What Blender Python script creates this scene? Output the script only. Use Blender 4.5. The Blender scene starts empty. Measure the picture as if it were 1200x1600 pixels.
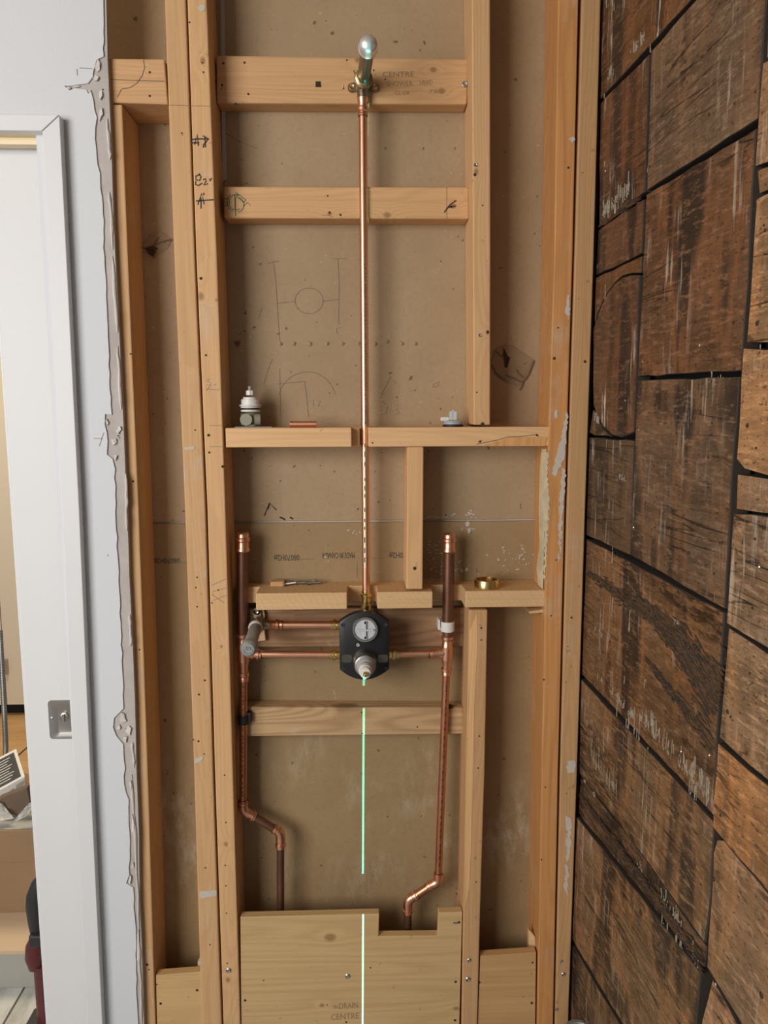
import bpy, bmesh, math, random
from mathutils import Vector, Matrix
rng = random.Random(7)
C = bpy.context.scene.collection
SC = bpy.context.scene
R_ = math.radians

# ------------------------------------------------------------------ camera
CAM = Vector((0, 0, 1.5)); FOC = 1200.0
CR = Matrix.Rotation(R_(-1.9), 3, 'Z') @ Matrix.Rotation(R_(90 - 7.58), 3, 'X') @ Matrix.Rotation(R_(-0.2), 3, 'Z')
cd = bpy.data.cameras.new('camera'); cam = bpy.data.objects.new('camera', cd); C.objects.link(cam)
cam.matrix_world = Matrix.Translation(CAM) @ CR.to_4x4()
cd.sensor_fit = 'AUTO'; cd.sensor_width = 36.0; cd.lens = 27.0; cd.clip_start = .01
SC.camera = cam

# ------------------------------------------------------------------ world, lamps, exposure
SC.view_settings.view_transform = 'Standard'; SC.view_settings.look = 'None'
SC.view_settings.exposure = 0.0; SC.view_settings.gamma = 1.0; SC.view_settings.use_curve_mapping = False
w = bpy.data.worlds.new('world'); SC.world = w; w.use_nodes = True
w.node_tree.nodes['Background'].inputs[0].default_value = (.93, .97, 1, 1)
w.node_tree.nodes['Background'].inputs[1].default_value = 0.215

def area(name, loc, target, size, energy, col):
    l = bpy.data.lights.new(name, 'AREA'); l.energy = energy; l.color = col
    l.shape = 'RECTANGLE'; l.size, l.size_y = size
    o = bpy.data.objects.new(name, l); C.objects.link(o); o.location = loc
    o.rotation_euler = (Vector(target) - Vector(loc)).to_track_quat('-Z', 'Y').to_euler()
    return o
area('daylight_window', (-1.55, -0.75, 1.72), (0.1, 1.3, 1.2), (1.25, 1.25), 53, (1, .97, .93))
area('room_lamp', (-1.5, 2.6, 2.5), (-1.2, 2.4, 0), (.7, .7), 30, (1, .80, .52))
area('doorway_fill', (-.95, 2.2, 1.45), (-.6, 1.33, 1.9), (.3, .3), 5, (1, .80, .48))  # unseen fill, added to warm the door head and door edge

def laser_lamp(x, y, z, tilt=0.0):
    """the green line laser standing low in front of the wall, out of the frame: it throws one thin upright sheet of light"""
    l = bpy.data.lights.new('laser_level_beam', 'POINT'); l.energy = 125; l.color = (1, 1, 1); l.shadow_soft_size = 0
    l.use_nodes = True; nt = l.node_tree; N = nt.nodes
    em = [n for n in N if n.type == 'EMISSION'][0]
    tc = N.new('ShaderNodeTexCoord'); sp = N.new('ShaderNodeSeparateXYZ')
    nt.links.new(tc.outputs['Normal'], sp.inputs[0])
    ab = N.new('ShaderNodeMath'); ab.operation = 'ABSOLUTE'; nt.links.new(sp.outputs[0], ab.inputs[0])
    mr = N.new('ShaderNodeMapRange'); mr.interpolation_type = 'SMOOTHSTEP'
    for i, v in ((1, .0015), (2, .0030), (3, 1.0), (4, 0.0)): mr.inputs[i].default_value = v
    nt.links.new(ab.outputs[0], mr.inputs[0])
    ml = N.new('ShaderNodeMath'); ml.operation = 'MULTIPLY'; ml.inputs[1].default_value = 1
    nt.links.new(mr.outputs[0], ml.inputs[0]); nt.links.new(ml.outputs[0], em.inputs['Strength'])
    em.inputs['Color'].default_value = (.13, 1, .92, 1)
    o = bpy.data.objects.new('laser_level_beam', l); C.objects.link(o); o.location = (x, y, z); o.rotation_euler = (0, tilt, 0)

# ------------------------------------------------------------------ measuring: a pixel of the photograph onto a real plane
def ray(x, y): return CR @ Vector(((x - 600) / FOC, (800 - y) / FOC, -1))
def P(x, y, Y):
    d = ray(x, y); return CAM + d * (Y / d.y)
def PZ(x, y, z):
    d = ray(x, y); return CAM + d * ((z - CAM.z) / d.z)
YF = 1.300            # face of the studs
YB = 1.389            # paper back of the far wall's drywall
l0, l1 = P(567, 1500, 1.304), P(573.2, 155, 1.325)
lt_ = math.atan2(l1.x - l0.x, l1.z - l0.z)
LZ = .355
laser_lamp(l0.x + (LZ - l0.z) * math.tan(lt_), .653, LZ, lt_)

# plane of the board wall on the right: c0 in the corner, WU along the wall towards the photographer, WN into the room
ANG = R_(3.34)
c0 = P(934, 400, 1.296)
WU = Vector((math.sin(ANG), -math.cos(ANG), 0)); WN = Vector((-math.cos(ANG), -math.sin(ANG), 0))
def PW(x, y, off=0.0):
    d = ray(x, y); o = c0 + WN * off
    return CAM + d * ((o - CAM).dot(WN) / d.dot(WN))

STAINS = []    # dark water stains on the boards, shared across neighbours: (u, z, half width, half height, strength)
for (x, y, hx, hy, st) in ((1094, 130, 24, 150, 1), (1066, 335, 34, 80, .8), (1092, 430, 36, 120, 1), (1132, 480, 24, 90, .5), (1022, 615, 30, 34, .8), (1080, 640, 60, 40, .9), (1088, 730, 26, 110, .8),
                           (962, 50, 12, 70, .6), (985, 330, 16, 50, .7), (986, 560, 12, 90, .6), (950, 760, 26, 80, .7), (1070, 1000, 24, 60, .6), (985, 1380, 44, 60, .8), (1022, 1452, 40, 60, 1), (950, 1530, 26, 60, .9), (985, 1592, 30, 50, 1), (1052, 1180, 28, 70, .5), (1086, 1395, 16, 50, .5), (1040, 880, 20, 50, .5), (1150, 1440, 30, 70, .4)):
    p, q = PW(x, y), PW(x + hx, y); r = PW(x, y + hy)
    STAINS.append(((p - c0).dot(WU), p.z, abs((q - p).dot(WU)), abs(r.z - p.z), st))

# ------------------------------------------------------------------ materials
def S(r, g, b):
    f = lambda c: (c / 255) / 12.92 if c <= 10 else ((c / 255 + .055) / 1.055) ** 2.4
    return (f(r), f(g), f(b), 1)

class NT:
    def __init__(s, name):
        s.m = bpy.data.materials.new(name); s.m.use_nodes = True; s.t = s.m.node_tree; s.N = s.t.nodes
        s.b = s.N['Principled BSDF']
    def _in(s, n, i, v):
        if hasattr(v, 'is_output'): s.t.links.new(v, n.inputs[i])
        else: n.inputs[i].default_value = v
    def add(s, typ, ins=None, out=0, **kw):
        n = s.N.new('ShaderNode' + typ)
        for k, v in kw.items(): setattr(n, k, v)
        for i, v in (ins or {}).items(): s._in(n, i, v)
        return n.outputs[out]
    def math(s, op, a, b=0.0, c=None, clamp=False):
        ins = {0: a, 1: b}
        if c is not None: ins[2] = c
        return s.add('Math', ins, operation=op, use_clamp=clamp)
    def vmath(s, op, a, b): return s.add('VectorMath', {0: a, 1: b}, operation=op)
    def mix(s, f, a, b, mode='MIX'):
        n = s.N.new('ShaderNodeMix'); n.data_type = 'RGBA'; n.blend_type = mode
        s._in(n, 0, f); s._in(n, 6, a); s._in(n, 7, b); return n.outputs[2]
    def ramp(s, f, lo, hi, a=0.0, b=1.0):
        return s.add('MapRange', {0: f, 1: lo, 2: hi, 3: a, 4: b})
    def noise(s, v, scale, detail=3, rough=.5, out=0):
        return s.add('TexNoise', {'Vector': v, 'Scale': scale, 'Detail': detail, 'Roughness': rough}, out=out)
    def bump(s, h, st, dist=.001):
        s.t.links.new(s.add('Bump', {'Height': h, 'Strength': st, 'Distance': dist}), s.b.inputs['Normal'])
    def set(s, **kw):
        for k, v in kw.items(): s._in(s.b, k.replace('_', ' '), v)
        return s.m
    def seeded(s):
        o = s.add('TexCoord', out=3)
        r = s.add('ObjectInfo', out=5)
        return s.vmath('ADD', o, s.add('CombineXYZ', {0: s.math('MULTIPLY', r, 37.0), 1: s.math('MULTIPLY', r, 91.0), 2: s.math('MULTIPLY', r, 53.0)}))

def wood(name, base, dark, axis, knots=(), grain=.22, kn=.82, scuff=0.0, rough=.62, fine=.25, ring=34, cross=0.0, blot=.35):
    """sawn softwood: grain runs along `axis`; colour of each board is tinted by its object colour"""
    n = NT(name); v = n.seeded()
    al = {'X': (.07, 1, 1), 'Y': (1, .07, 1), 'Z': (1, 1, .07)}[axis]
    fi = {'X': (.015, 1, 1), 'Y': (1, .015, 1), 'Z': (1, 1, .015)}[axis]
    va = n.vmath('MULTIPLY', v, al)
    vk = n.vmath('MULTIPLY', v, tuple(.45 if a < 1 else 1 for a in al))
    vor = n.N.new('ShaderNodeTexVoronoi'); n.t.links.new(vk, vor.inputs['Vector']); vor.inputs['Scale'].default_value = 6.5
    sel = n.add('SeparateColor', {0: vor.outputs['Color']})
    kd = n.math('ADD', vor.outputs['Distance'], n.ramp(sel, kn, kn + .01, 2.0, 0.0))
    pos = n.add('NewGeometry', out=0)
    for (kx, ky, kz, kr) in knots:
        d = n.vmath('MULTIPLY', n.vmath('SUBTRACT', pos, (kx, ky, kz)), {'X': (.75, 0, 1), 'Y': (0, .75, 1), 'Z': (1, 0, .75)}[axis])
        d = n.math('MULTIPLY', n.add('VectorMath', {0: d}, out=1, operation='LENGTH'), .14 / kr)
        kd = n.math('MINIMUM', kd, d)
    n1 = n.noise(va, 9, 2)
    field = n.math('ADD', n1, n.math('DIVIDE', .012, n.math('ADD', kd, .08)))
    rings = n.math('ADD', n.math('MULTIPLY', n.math('SINE', n.math('MULTIPLY', field, ring * 6.28)), .5), .5)
    rings = n.math('POWER', rings, 1.6)
    fib = n.noise(n.vmath('MULTIPLY', v, fi), 260, 2)
    bl = n.noise(va, 3.5, 3)
    obj = n.add('ObjectInfo', out=1)
    b0 = n.mix(1.0, base, obj, 'MULTIPLY'); d0 = n.mix(1.0, dark, obj, 'MULTIPLY')
    col = n.mix(n.math('MULTIPLY', rings, grain), b0, d0)
    col = n.mix(n.math('MULTIPLY', n.ramp(fib, .45, .75), fine), col, d0)
    col = n.mix(n.math('MULTIPLY', n.ramp(bl, .45, .75), blot), col, d0)
    kc = n.ramp(kd, .05, .11, .85, 0.0)
    col = n.mix(kc, col, n.mix(.35, dark, (.055, .022, .008, 1)))
    # small specks and handling dirt
    spk = n.ramp(n.noise(v, 62, 2, .6), .70, .76)
    col = n.mix(n.math('MULTIPLY', spk, .45), col, (.16, .09, .045, 1))
    if cross:
        cw = n.add('TexWave', {'Vector': n.add('Mapping', {'Vector': v, 'Rotation': (0, .6, 0)}), 'Scale': 36.0, 'Distortion': 6.0, 'Detail': 1.0}, out=1)
        col = n.mix(n.math('MULTIPLY', cw, cross), col, d0)
    if scuff:
        sm = n.math('MULTIPLY', n.ramp(n.noise(v, 9, 4, .7), .56, .72), n.ramp(n.noise(n.vmath('MULTIPLY', v, fi), 90, 3, .7), .40, .6))
        col = n.mix(n.math('MULTIPLY', sm, scuff), col, (.55, .48, .40, 1))
    n.set(Base_Color=col, Roughness=rough)
    n.b.inputs['Specular IOR Level'].default_value = .3
    n.bump(n.math('ADD', n.math('MULTIPLY', fib, .8), n.math('MULTIPLY', rings, -.4)), .35, .0006)
    return n.m

PB, PD = (.68, .425, .215, 1), (.44, .235, .105, 1)
M = {}
M['pineZ'] = wood('pine_upright', PB, PD, 'Z', scuff=.0)
M['pineZs'] = wood('pine_upright_scuffed', PB, PD, 'Z', scuff=.55)
M['pineX'] = wood('pine_level', PB, PD, 'X', kn=.75)
M['pineXold'] = wood('pine_level_weathered', (.50, .34, .20, 1), (.26, .15, .08, 1), 'X', scuff=.7, grain=.5)
M['pinecut'] = wood('pine_fresh_sawn', (.70, .46, .24, 1), (.50, .28, .12, 1), 'X', kn=.97, cross=.16, grain=.14)
M['redwood'] = wood('stained_upright', (.46, .225, .085, 1), (.22, .085, .03, 1), 'Z', scuff=.45, kn=.9)

def ply(name, knots):
    return wood(name, (.60, .41, .20, 1), (.42, .25, .10, 1), 'X', knots=knots, ring=16, grain=.28, kn=1.1, fine=.3, blot=.3)

def plain(name, col, rough=.5, metal=0.0, bump=0.0, bscale=60, var=.0, spec=.5, vs=8):
    n = NT(name); v = n.seeded()
    c = col
    if var:
        c = n.mix(n.math('MULTIPLY', n.ramp(n.noise(v, vs, 4, .6), .35, .7), var), col, tuple(x * .45 for x in col[:3]) + (1,))
    n.set(Base_Color=c, Roughness=rough, Metallic=metal)
    n.b.inputs['Specular IOR Level'].default_value = spec
    if bump: n.bump(n.noise(v, bscale, 3), bump, .001)
    return n.m

M['paint'] = plain('white_wall_paint', (.65, .67, .70, 1), .75, bump=.25, bscale=220, spec=.25)
M['trim'] = plain('white_trim_paint', (.70, .705, .72, 1), .45, bump=.05, bscale=30, spec=.35)
M['door'] = plain('white_door_paint', (.71, .715, .725, 1), .5, spec=.3)
M['core'] = plain('torn_gypsum', (.50, .46, .43, 1), .9, bump=.8, bscale=90, var=.35, vs=14)
M['gyp'] = plain('white_gypsum', (.66, .62, .58, 1), .9, bump=.6, bscale=140, var=.15)
M['black'] = plain('black_plastic', (.012, .012, .013, 1), .38, bump=.05, bscale=100)
M['dark'] = plain('dark_gap', (.012, .010, .009, 1), .9)
M['hole'] = plain('nail_hole_shadow', (.045, .026, .014, 1), .9)
M['steel'] = plain('screw_steel', (.48, .47, .45, 1), .4, 1.0)
M['nickel'] = plain('brushed_nickel', (.50, .47, .44, 1), .32, 1.0, var=.15)
M['chrome'] = plain('bright_cap_metal', (.88, .87, .84, 1), .30, .7, bump=.1, bscale=90)
M['galv'] = plain('dull_galvanised', (.38, .39, .37, 1), .55, .55, var=.35, bump=.3, bscale=160, vs=60)
M['bronze'] = plain('dull_bronze', (.33, .25, .17, 1), .36, .9, var=.3, vs=40, bump=.2)
M['iron'] = plain('dark_nipple_metal', (.17, .16, .13, 1), .35, .8, var=.3, vs=50)
M['brass'] = plain('brass', (.78, .56, .24, 1), .24, 1.0, var=.2, vs=40)
M['copper'] = plain('bright_copper', (.86, .46, .30, 1), .36, 1.0, var=.22, vs=35)
M['copperw'] = plain('worn_copper', (.66, .30, .17, 1), .38, 1.0, var=.35, vs=45)
M['copperd'] = plain('tarnished_copper', (.22, .105, .065, 1), .42, .75, var=.45, vs=30)
M['grey'] = plain('grey_plastic', (.40, .42, .44, 1), .45)
M['pgrey'] = plain('pale_grey_plastic', (.52, .55, .57, 1), .45)
M['wplastic'] = plain('white_plastic', (.72, .70, .66, 1), .42)
M['oplastic'] = plain('olive_grey_plastic', (.27, .26, .19, 1), .45)
M['rubber'] = plain('black_rubber', (.015, .015, .015, 1), .6)
M['ink'] = plain('black_marker_ink', (.035, .025, .025, 1), .7)
M['pencilw'] = plain('pencil_on_wood', (.30, .185, .095, 1), .7)
M['pencil'] = plain('pencil_graphite', (.17, .125, .085, 1), .7)
M['stampink'] = plain('green_stamp_ink', (.10, .16, .08, 1), .8)
M['shinyink'] = plain('pipe_print_ink', (.05, .03, .02, 1), .5)
M['cream'] = plain('warm_lit_cream', (.84, .70, .46, 1), .5)  # warm light from the next room put into the door head's colour
M['carddark'] = plain('dark_cardboard', (.17, .12, .085, 1), .85, var=.2)
M['card'] = plain('cardboard', (.36, .23, .13, 1), .85, bump=.2, bscale=40, var=.12)
M['cardl'] = plain('pale_cardboard', (.66, .50, .34, 1), .85)
M['greyside'] = plain('grey_board', (.42, .42, .38, 1), .8)
M['white'] = plain('white_print', (.8, .8, .8, 1), .5)
M['film'] = plain('white_plastic_film', (.78, .78, .78, 1), .35)
M['dkprint'] = plain('dark_print', (.05, .05, .05, 1), .5)
M['cabinet'] = plain('cream_cabinet', (.70, .64, .54, 1), .5)
M['red'] = plain('dark_red_plastic', (.11, .022, .024, 1), .4)
M['tooldark'] = plain('charcoal_plastic', (.03, .032, .035, 1), .45)
M['grout'] = plain('floor_grout', (.25, .25, .23, 1), .9)
M['oldpaint'] = plain('old_chalky_paint', (.47, .40, .31, 1), .85, var=.7, vs=200)
M['plaster'] = plain('splashed_plaster', (.54, .49, .42, 1), .9, bump=.6, bscale=200)
M['paintpeel'] = plain('peeling_cream_paint', (.74, .62, .40, 1), .8, bump=.8, bscale=120, var=.5, vs=30)
M['tear'] = plain('torn_dark_paper', (.16, .105, .065, 1), .9)

def back_mat():
    n = NT('brown_drywall_paper'); v = n.add('TexCoord', out=3)
    b = n.noise(v, 5, 4, .6)
    col = n.mix(n.ramp(b, .35, .7), (.415, .295, .175, 1), (.355, .245, .14, 1))
    col = n.mix(n.math('MULTIPLY', n.ramp(n.noise(v, 130, 2), .45, .8), .25), col, (.27, .17, .10, 1))
    spk = n.ramp(n.noise(v, 75, 1), .76, .79)
    col = n.mix(n.math('MULTIPLY', spk, .8), col, (.12, .075, .045, 1))
    # pale rubbed smudges, streaky, on the lower half of the sheet
    sp = n.add('SeparateXYZ', {0: n.add('NewGeometry')}, out=2)
    low = n.ramp(sp, 1.0, .75)
    low = n.math('MULTIPLY', low, n.ramp(sp, .50, .66))
    sm = n.math('MULTIPLY', n.ramp(n.noise(v, 6.5, 3, .6), .48, .64), n.ramp(n.noise(n.add('Mapping', {'Vector': v, 'Rotation': (0, .5, 0), 'Scale': (1, 1, .35)}), 55, 4, .75), .42, .64))
    col = n.mix(n.math('MULTIPLY', n.math('MULTIPLY', sm, low), .75), col, (.56, .49, .40, 1))
    fl = n.math('MULTIPLY', n.ramp(n.noise(v, 95, 2), .72, .75), n.ramp(n.noise(v, 7, 2), .5, .6))
    col = n.mix(n.math('MULTIPLY', fl, .6), col, (.58, .47, .34, 1))
    col = n.mix(1.0, col, n.add('ObjectInfo', out=1), 'MULTIPLY')
    n.set(Base_Color=col, Roughness=.62)
    n.b.inputs['Specular IOR Level'].default_value = .35
    n.bump(n.noise(v, 320, 2), .15, .0005)
    return n.m
M['back'] = back_mat()

def plank_mat(name, streak=.5, rough_patch=.0, light=0.0):
    """reclaimed barn board: grain along the wall, dark upright stains shared by neighbours, chalky paint dribbles"""
    n = NT(name); v = n.seeded(); pos = n.add('NewGeometry')
    va = n.vmath('MULTIPLY', v, (1, .06, 1))
    obj = n.add('ObjectInfo', out=1)
    n1 = n.noise(va, 9, 3, .6)
    rings = n.math('ADD', n.math('MULTIPLY', n.math('SINE', n.math('MULTIPLY', n1, 240.0)), .5), .5)
    fib = n.noise(n.vmath('MULTIPLY', v, (1, .025, 1)), 230, 3, .6)
    col = n.mix(n.math('MULTIPLY', rings, .28), obj, n.mix(1.0, obj, (.50, .42, .36, 1), 'MULTIPLY'))
    col = n.mix(n.math('MULTIPLY', n.ramp(fib, .42, .72), .5), col, n.mix(1.0, obj, (.42, .34, .28, 1), 'MULTIPLY'))
    col = n.mix(n.math('MULTIPLY', n.ramp(n.noise(v, 5, 4, .6), .42, .68), .55), col, n.mix(1.0, obj, (1.7, 1.45, 1.2, 1), 'MULTIPLY'))
    mt = n.noise(n.vmath('MULTIPLY', v, (1, .12, 1)), 40, 5, .75)
    col = n.mix(n.ramp(mt, .40, .62, .0, .6), col, n.mix(1.0, obj, (.40, .33, .28, 1), 'MULTIPLY'))
    # saw marks across the grain
    sw = n.noise(n.vmath('MULTIPLY', v, (1, 1, .03)), 190, 2)
    col = n.mix(n.math('MULTIPLY', n.ramp(sw, .45, .75), .22), col, n.mix(1.0, obj, (.45, .4, .35, 1), 'MULTIPLY'))
    # broad upright stains, with a rusty margin
    st = n.noise(n.vmath('MULTIPLY', pos, (1, 1, .12)), 8.5, 3, .55)
    sb = n.noise(n.vmath('MULTIPLY', v, (1, 1, .20)), 9, 4, .6)
    sf = n.math('ADD', n.math('MULTIPLY', st, .45), n.math('MULTIPLY', sb, .55))
    rel = n.vmath('SUBTRACT', pos, tuple(c0)); uu = n.add('VectorMath', {0: rel, 1: tuple(WU)}, out=1, operation='DOT_PRODUCT'); zz = n.add('SeparateXYZ', {0: pos}, out=2)
    for (u0, z0, hu, hz, k) in STAINS:
        dv = n.add('CombineXYZ', {0: n.math('DIVIDE', n.math('SUBTRACT', uu, u0), hu), 1: n.math('DIVIDE', n.math('SUBTRACT', zz, z0), hz)})
        sf = n.math('ADD', sf, n.ramp(n.add('VectorMath', {0: dv}, out=1, operation='LENGTH'), .40, 1.70, .085 * k, 0.0))
    rust = n.math('MULTIPLY', n.ramp(sf, .465, .50), n.ramp(sf, .555, .51))
    col = n.mix(n.math('MULTIPLY', rust, .40), col, n.mix(1.0, obj, (1.75, 1.30, .85, 1), 'MULTIPLY'))
    stain = n.ramp(sf, .500, .565)
    col = n.mix(n.math('MULTIPLY', stain, .86 - light * .5), col, (.020, .016, .013, 1))
    # straight cracks along the grain
    cr = n.noise(n.vmath('ADD', n.vmath('MULTIPLY', v, (1, .035, 1)), n.vmath('MULTIPLY', n.noise(v, 6, 2, out=1), (0, .0, .006))), 34, 2)
    crk = n.ramp(n.math('ABSOLUTE', n.math('SUBTRACT', cr, .5)), .003, .012, 1.0, 0.0)
    crk = n.math('MULTIPLY', crk, n.ramp(n.noise(n.vmath('MULTIPLY', v, (1, .5, 1)), 7, 2), .52, .60))
    col = n.mix(n.math('MULTIPLY', crk, .85), col, (.008, .006, .004, 1))
    pit = n.ramp(n.noise(n.vmath('MULTIPLY', v, (1, .35, 1)), 85, 2, .6), .66, .72)
    col = n.mix(n.math('MULTIPLY', pit, .6), col, (.014, .010, .008, 1))
    # dry pale fibres and dust
    du = n.noise(n.vmath('MULTIPLY', v, (1, .22, 1)), 150, 4, .75)
    col = n.mix(n.ramp(du, .52, .66, .0, .55), col, n.mix(1.0, obj, (2.3, 2.1, 1.95, 1), 'MULTIPLY'))
    col = n.mix(n.ramp(n.noise(n.vmath('MULTIPLY', v, (1, .5, 1)), 260, 2, .6), .40, .30, .0, .7), col, (.012, .009, .007, 1))
    # chalky dribbles
    dr = n.noise(n.vmath('MULTIPLY', v, (1, 1, .10)), 95, 3, .7)
    msk = n.ramp(n.noise(n.vmath('MULTIPLY', v, (1, 1, .6)), 9, 3, .6), .50, .66)
    d = n.math('MULTIPLY', n.ramp(dr, .55, .66), msk)
    col = n.mix(n.math('MULTIPLY', d, streak), col, (.66, .58, .47, 1))
    # rotted fibrous patches
    if rough_patch:
        rp = n.ramp(n.noise(n.vmath('MULTIPLY', v, (1, .3, 1)), 6, 3), .52, .60)
        rt = n.noise(n.vmath('MULTIPLY', v, (1, .18, 1)), 120, 4, .8)
        col = n.mix(n.math('MULTIPLY', n.math('MULTIPLY', rp, n.ramp(rt, .42, .58)), rough_patch), col, (.020, .012, .007, 1))
    n.set(Base_Color=col, Roughness=n.ramp(fib, .3, .8, .30, .55))
    n.b.inputs['Specular IOR Level'].default_value = .32
    h = n.math('ADD', n.math('MULTIPLY', fib, .7), n.math('MULTIPLY', crk, -2.0))
    if rough_patch: h = n.math('ADD', h, n.math('MULTIPLY', n.math('MULTIPLY', rp, rt), 2.5))
    n.bump(h, .6, .0012)
    return n.m
M['plank'] = plank_mat('barn_board')
M['plankrot'] = plank_mat('barn_board_rotted', .5, .9)
M['plankpaint'] = plank_mat('barn_board_chalky', 1.0)
M['planklight'] = plank_mat('barn_board_sawn', .45, 0, 1.0)

M['endgrain_shade'] = plain('weathered_joint_shade', (.045, .032, .022, 1), .85, bump=.6, bscale=150, var=.4)  # dark end grain with joint shade put into the colour; also rotten fibres
def floor_mat():
    n = NT('plywood_floor'); v = n.add('TexCoord', out=3)
    r = n.noise(n.vmath('MULTIPLY', v, (.2, 1, 1)), 12, 4)
    n.set(Base_Color=n.mix(n.ramp(r, .3, .7), (.66, .42, .19, 1), (.50, .29, .12, 1)), Roughness=.7)
    return n.m
def marble_mat():
    n = NT('marble_tile'); v = n.seeded()
    r = n.noise(n.vmath('MULTIPLY', v, (1, .3, 1)), 14, 5, .65)
    n.set(Base_Color=n.mix(n.ramp(r, .42, .62), (.66, .66, .62, 1), (.46, .46, .42, 1)), Roughness=.3)
    return n.m
def hose_mat():
    n = NT('braided_hose'); v = n.add('TexCoord', out=3)
    wv = n.add('TexWave', {'Vector': v, 'Scale': 60.0, 'Distortion': .5}, out=1, bands_direction='Z')
    n.set(Base_Color=n.mix(wv, (.12, .12, .12, 1), (.42, .42, .41, 1)), Roughness=.4, Metallic=.7); return n.m
M['greyfloor'] = plain('grey_screed', (.34, .335, .33, 1), .9, bump=.3, bscale=30, var=.2)
M['floor'] = floor_mat(); M['marble'] = marble_mat(); M['hose'] = hose_mat()

# ------------------------------------------------------------------ builders
def tag(o, label=None, cat=None, group=None, kind=None):
    if label: o['label'] = label
    if cat: o['category'] = cat
    if group: o['group'] = group
    if kind: o['kind'] = kind
    return o
WL = {}
def link(o, loc, parent=None):
    C.objects.link(o); o.location = loc; WL[o.name] = Vector(loc)
    if parent is not None:
        o.parent = parent; o.matrix_parent_inverse = Matrix.Translation(-WL[parent.name])
    return o
def empty(name, loc, label=None, cat=None, group=None, kind=None):
    o = bpy.data.objects.new(name, None); o.empty_display_size = .05
    return tag(link(o, Vector(loc)), label, cat, group, kind)
def obj(name, bm, mat, parent=None, smooth=None, color=None, origin=None):
    bmesh.ops.recalc_face_normals(bm, faces=bm.faces)
    if origin is None:
        xs = [v.co for v in bm.verts]
        origin = Vector([(min(c[i] for c in xs) + max(c[i] for c in xs)) / 2 for i in range(3)])
    bmesh.ops.translate(bm, vec=-Vector(origin), verts=bm.verts)
    me = bpy.data.meshes.new(name); bm.to_mesh(me); bm.free()
    if smooth is not None:
        me.shade_smooth(); me.set_sharp_from_angle(angle=R_(smooth))
    me.materials.append(mat)
    o = bpy.data.objects.new(name, me)
    if color: o.color = tuple(color) + ((1,) if len(color) == 3 else ())
    return link(o, Vector(origin), parent)

def add_prism(bm, poly, vec):
    """extrude a polygon of world points along vec"""
    vec = Vector(vec)
    a = [bm.verts.new(p) for p in poly]; b = [bm.verts.new(Vector(p) + vec) for p in poly]
    fs = [bm.faces.new(a), bm.faces.new(b[::-1])]
    n = len(a)
    for i in range(n): fs.append(bm.faces.new((a[i], b[i], b[(i + 1) % n], a[(i + 1) % n])))
    return fs
def bev(bm, off, seg=2):
    if off: bmesh.ops.bevel(bm, geom=list(bm.edges), offset=off, offset_type='OFFSET', segments=seg, profile=.5, affect='EDGES', clamp_overlap=True)
    return bm
def prism(poly, vec, off=0.0, seg=2):
    bm = bmesh.new(); add_prism(bm, poly, vec); bmesh.ops.recalc_face_normals(bm, faces=bm.faces); return bev(bm, off, seg)
def box(lo, hi, off=0.0, seg=2):
    x0, y0, z0 = lo; x1, y1, z1 = hi
    return prism([(x0, y0, z0), (x1, y0, z0), (x1, y0, z1), (x0, y0, z1)], (0, y1 - y0, 0), off, seg)
def px_prism(pts, Y, depth, off=.002): return prism([P(x, y, Y) for x, y in pts], (0, depth, 0), off)
def rough_poly(pts, step, amp, r):
    out = []; n = len(pts)
    for i in range(n):
        a, b = Vector(pts[i]), Vector(pts[(i + 1) % n]); k = max(1, int((b - a).length / step))
        d = (b - a).normalized(); nrm = Vector((-d.y, d.x))
        for j in range(k):
            q = a + (b - a) * (j / k)
            if j: q = q + nrm * r.uniform(-amp, amp)
            out.append(q)
    return out
def frame(a, b):
    z = (Vector(b) - Vector(a)).normalized()
    x = z.orthogonal().normalized(); return x, z.cross(x), z
def add_lathe(bm, A, B, prof, seg=24, cap=True):
    """profile [(distance from A along AB, radius)]"""
    A = Vector(A); x, y, z = frame(A, B); rings = []
    for s, r in prof:
        rings.append([bm.verts.new(A + z * s + (x * math.cos(t) + y * math.sin(t)) * r) for t in (2 * math.pi * k / seg for k in range(seg))])
    for a, b in zip(rings, rings[1:]):
        for k in range(seg): bm.faces.new((a[k], a[(k + 1) % seg], b[(k + 1) % seg], b[k]))
    if cap: bm.faces.new(rings[0][::-1]); bm.faces.new(rings[-1])
    return bm
def lathe(A, B, prof, seg=24, cap=True): return add_lathe(bmesh.new(), A, B, prof, seg, cap)
def add_rod(bm, A, B, r, seg=20, c=.0006):
    L = (Vector(B) - Vector(A)).length; return add_lathe(bm, A, B, [(0, r - c), (c, r), (L - c, r), (L, r - c)], seg)
def rod(A, B, r, seg=20, c=.0006): return add_rod(bmesh.new(), A, B, r, seg, c)
def add_tube(bm, pts, r, seg=16):
    pts = [Vector(p) for p in pts]; rings = []; x = None
    for i, p in enumerate(pts):
        t = (pts[min(i + 1, len(pts) - 1)] - pts[max(i - 1, 0)]).normalized()
        x = t.orthogonal().normalized() if x is None else (x - t * x.dot(t)).normalized()
        y = t.cross(x); rr = r[i] if isinstance(r, (list, tuple)) else r
        rings.append([bm.verts.new(p + (x * math.cos(a) + y * math.sin(a)) * rr) for a in (2 * math.pi * k / seg for k in range(seg))])
    for a, b in zip(rings, rings[1:]):
        for k in range(seg): bm.faces.new((a[k], a[(k + 1) % seg], b[(k + 1) % seg], b[k]))
    bm.faces.new(rings[0][::-1]); bm.faces.new(rings[-1]); return bm
def arc(a, b, c, n=7):
    """quadratic bend from a by way of b to c"""
    a, b, c = map(Vector, (a, b, c))
    return [a * (1 - t) ** 2 + b * 2 * t * (1 - t) + c * t * t for t in (i / n for i in range(n + 1))]
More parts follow.
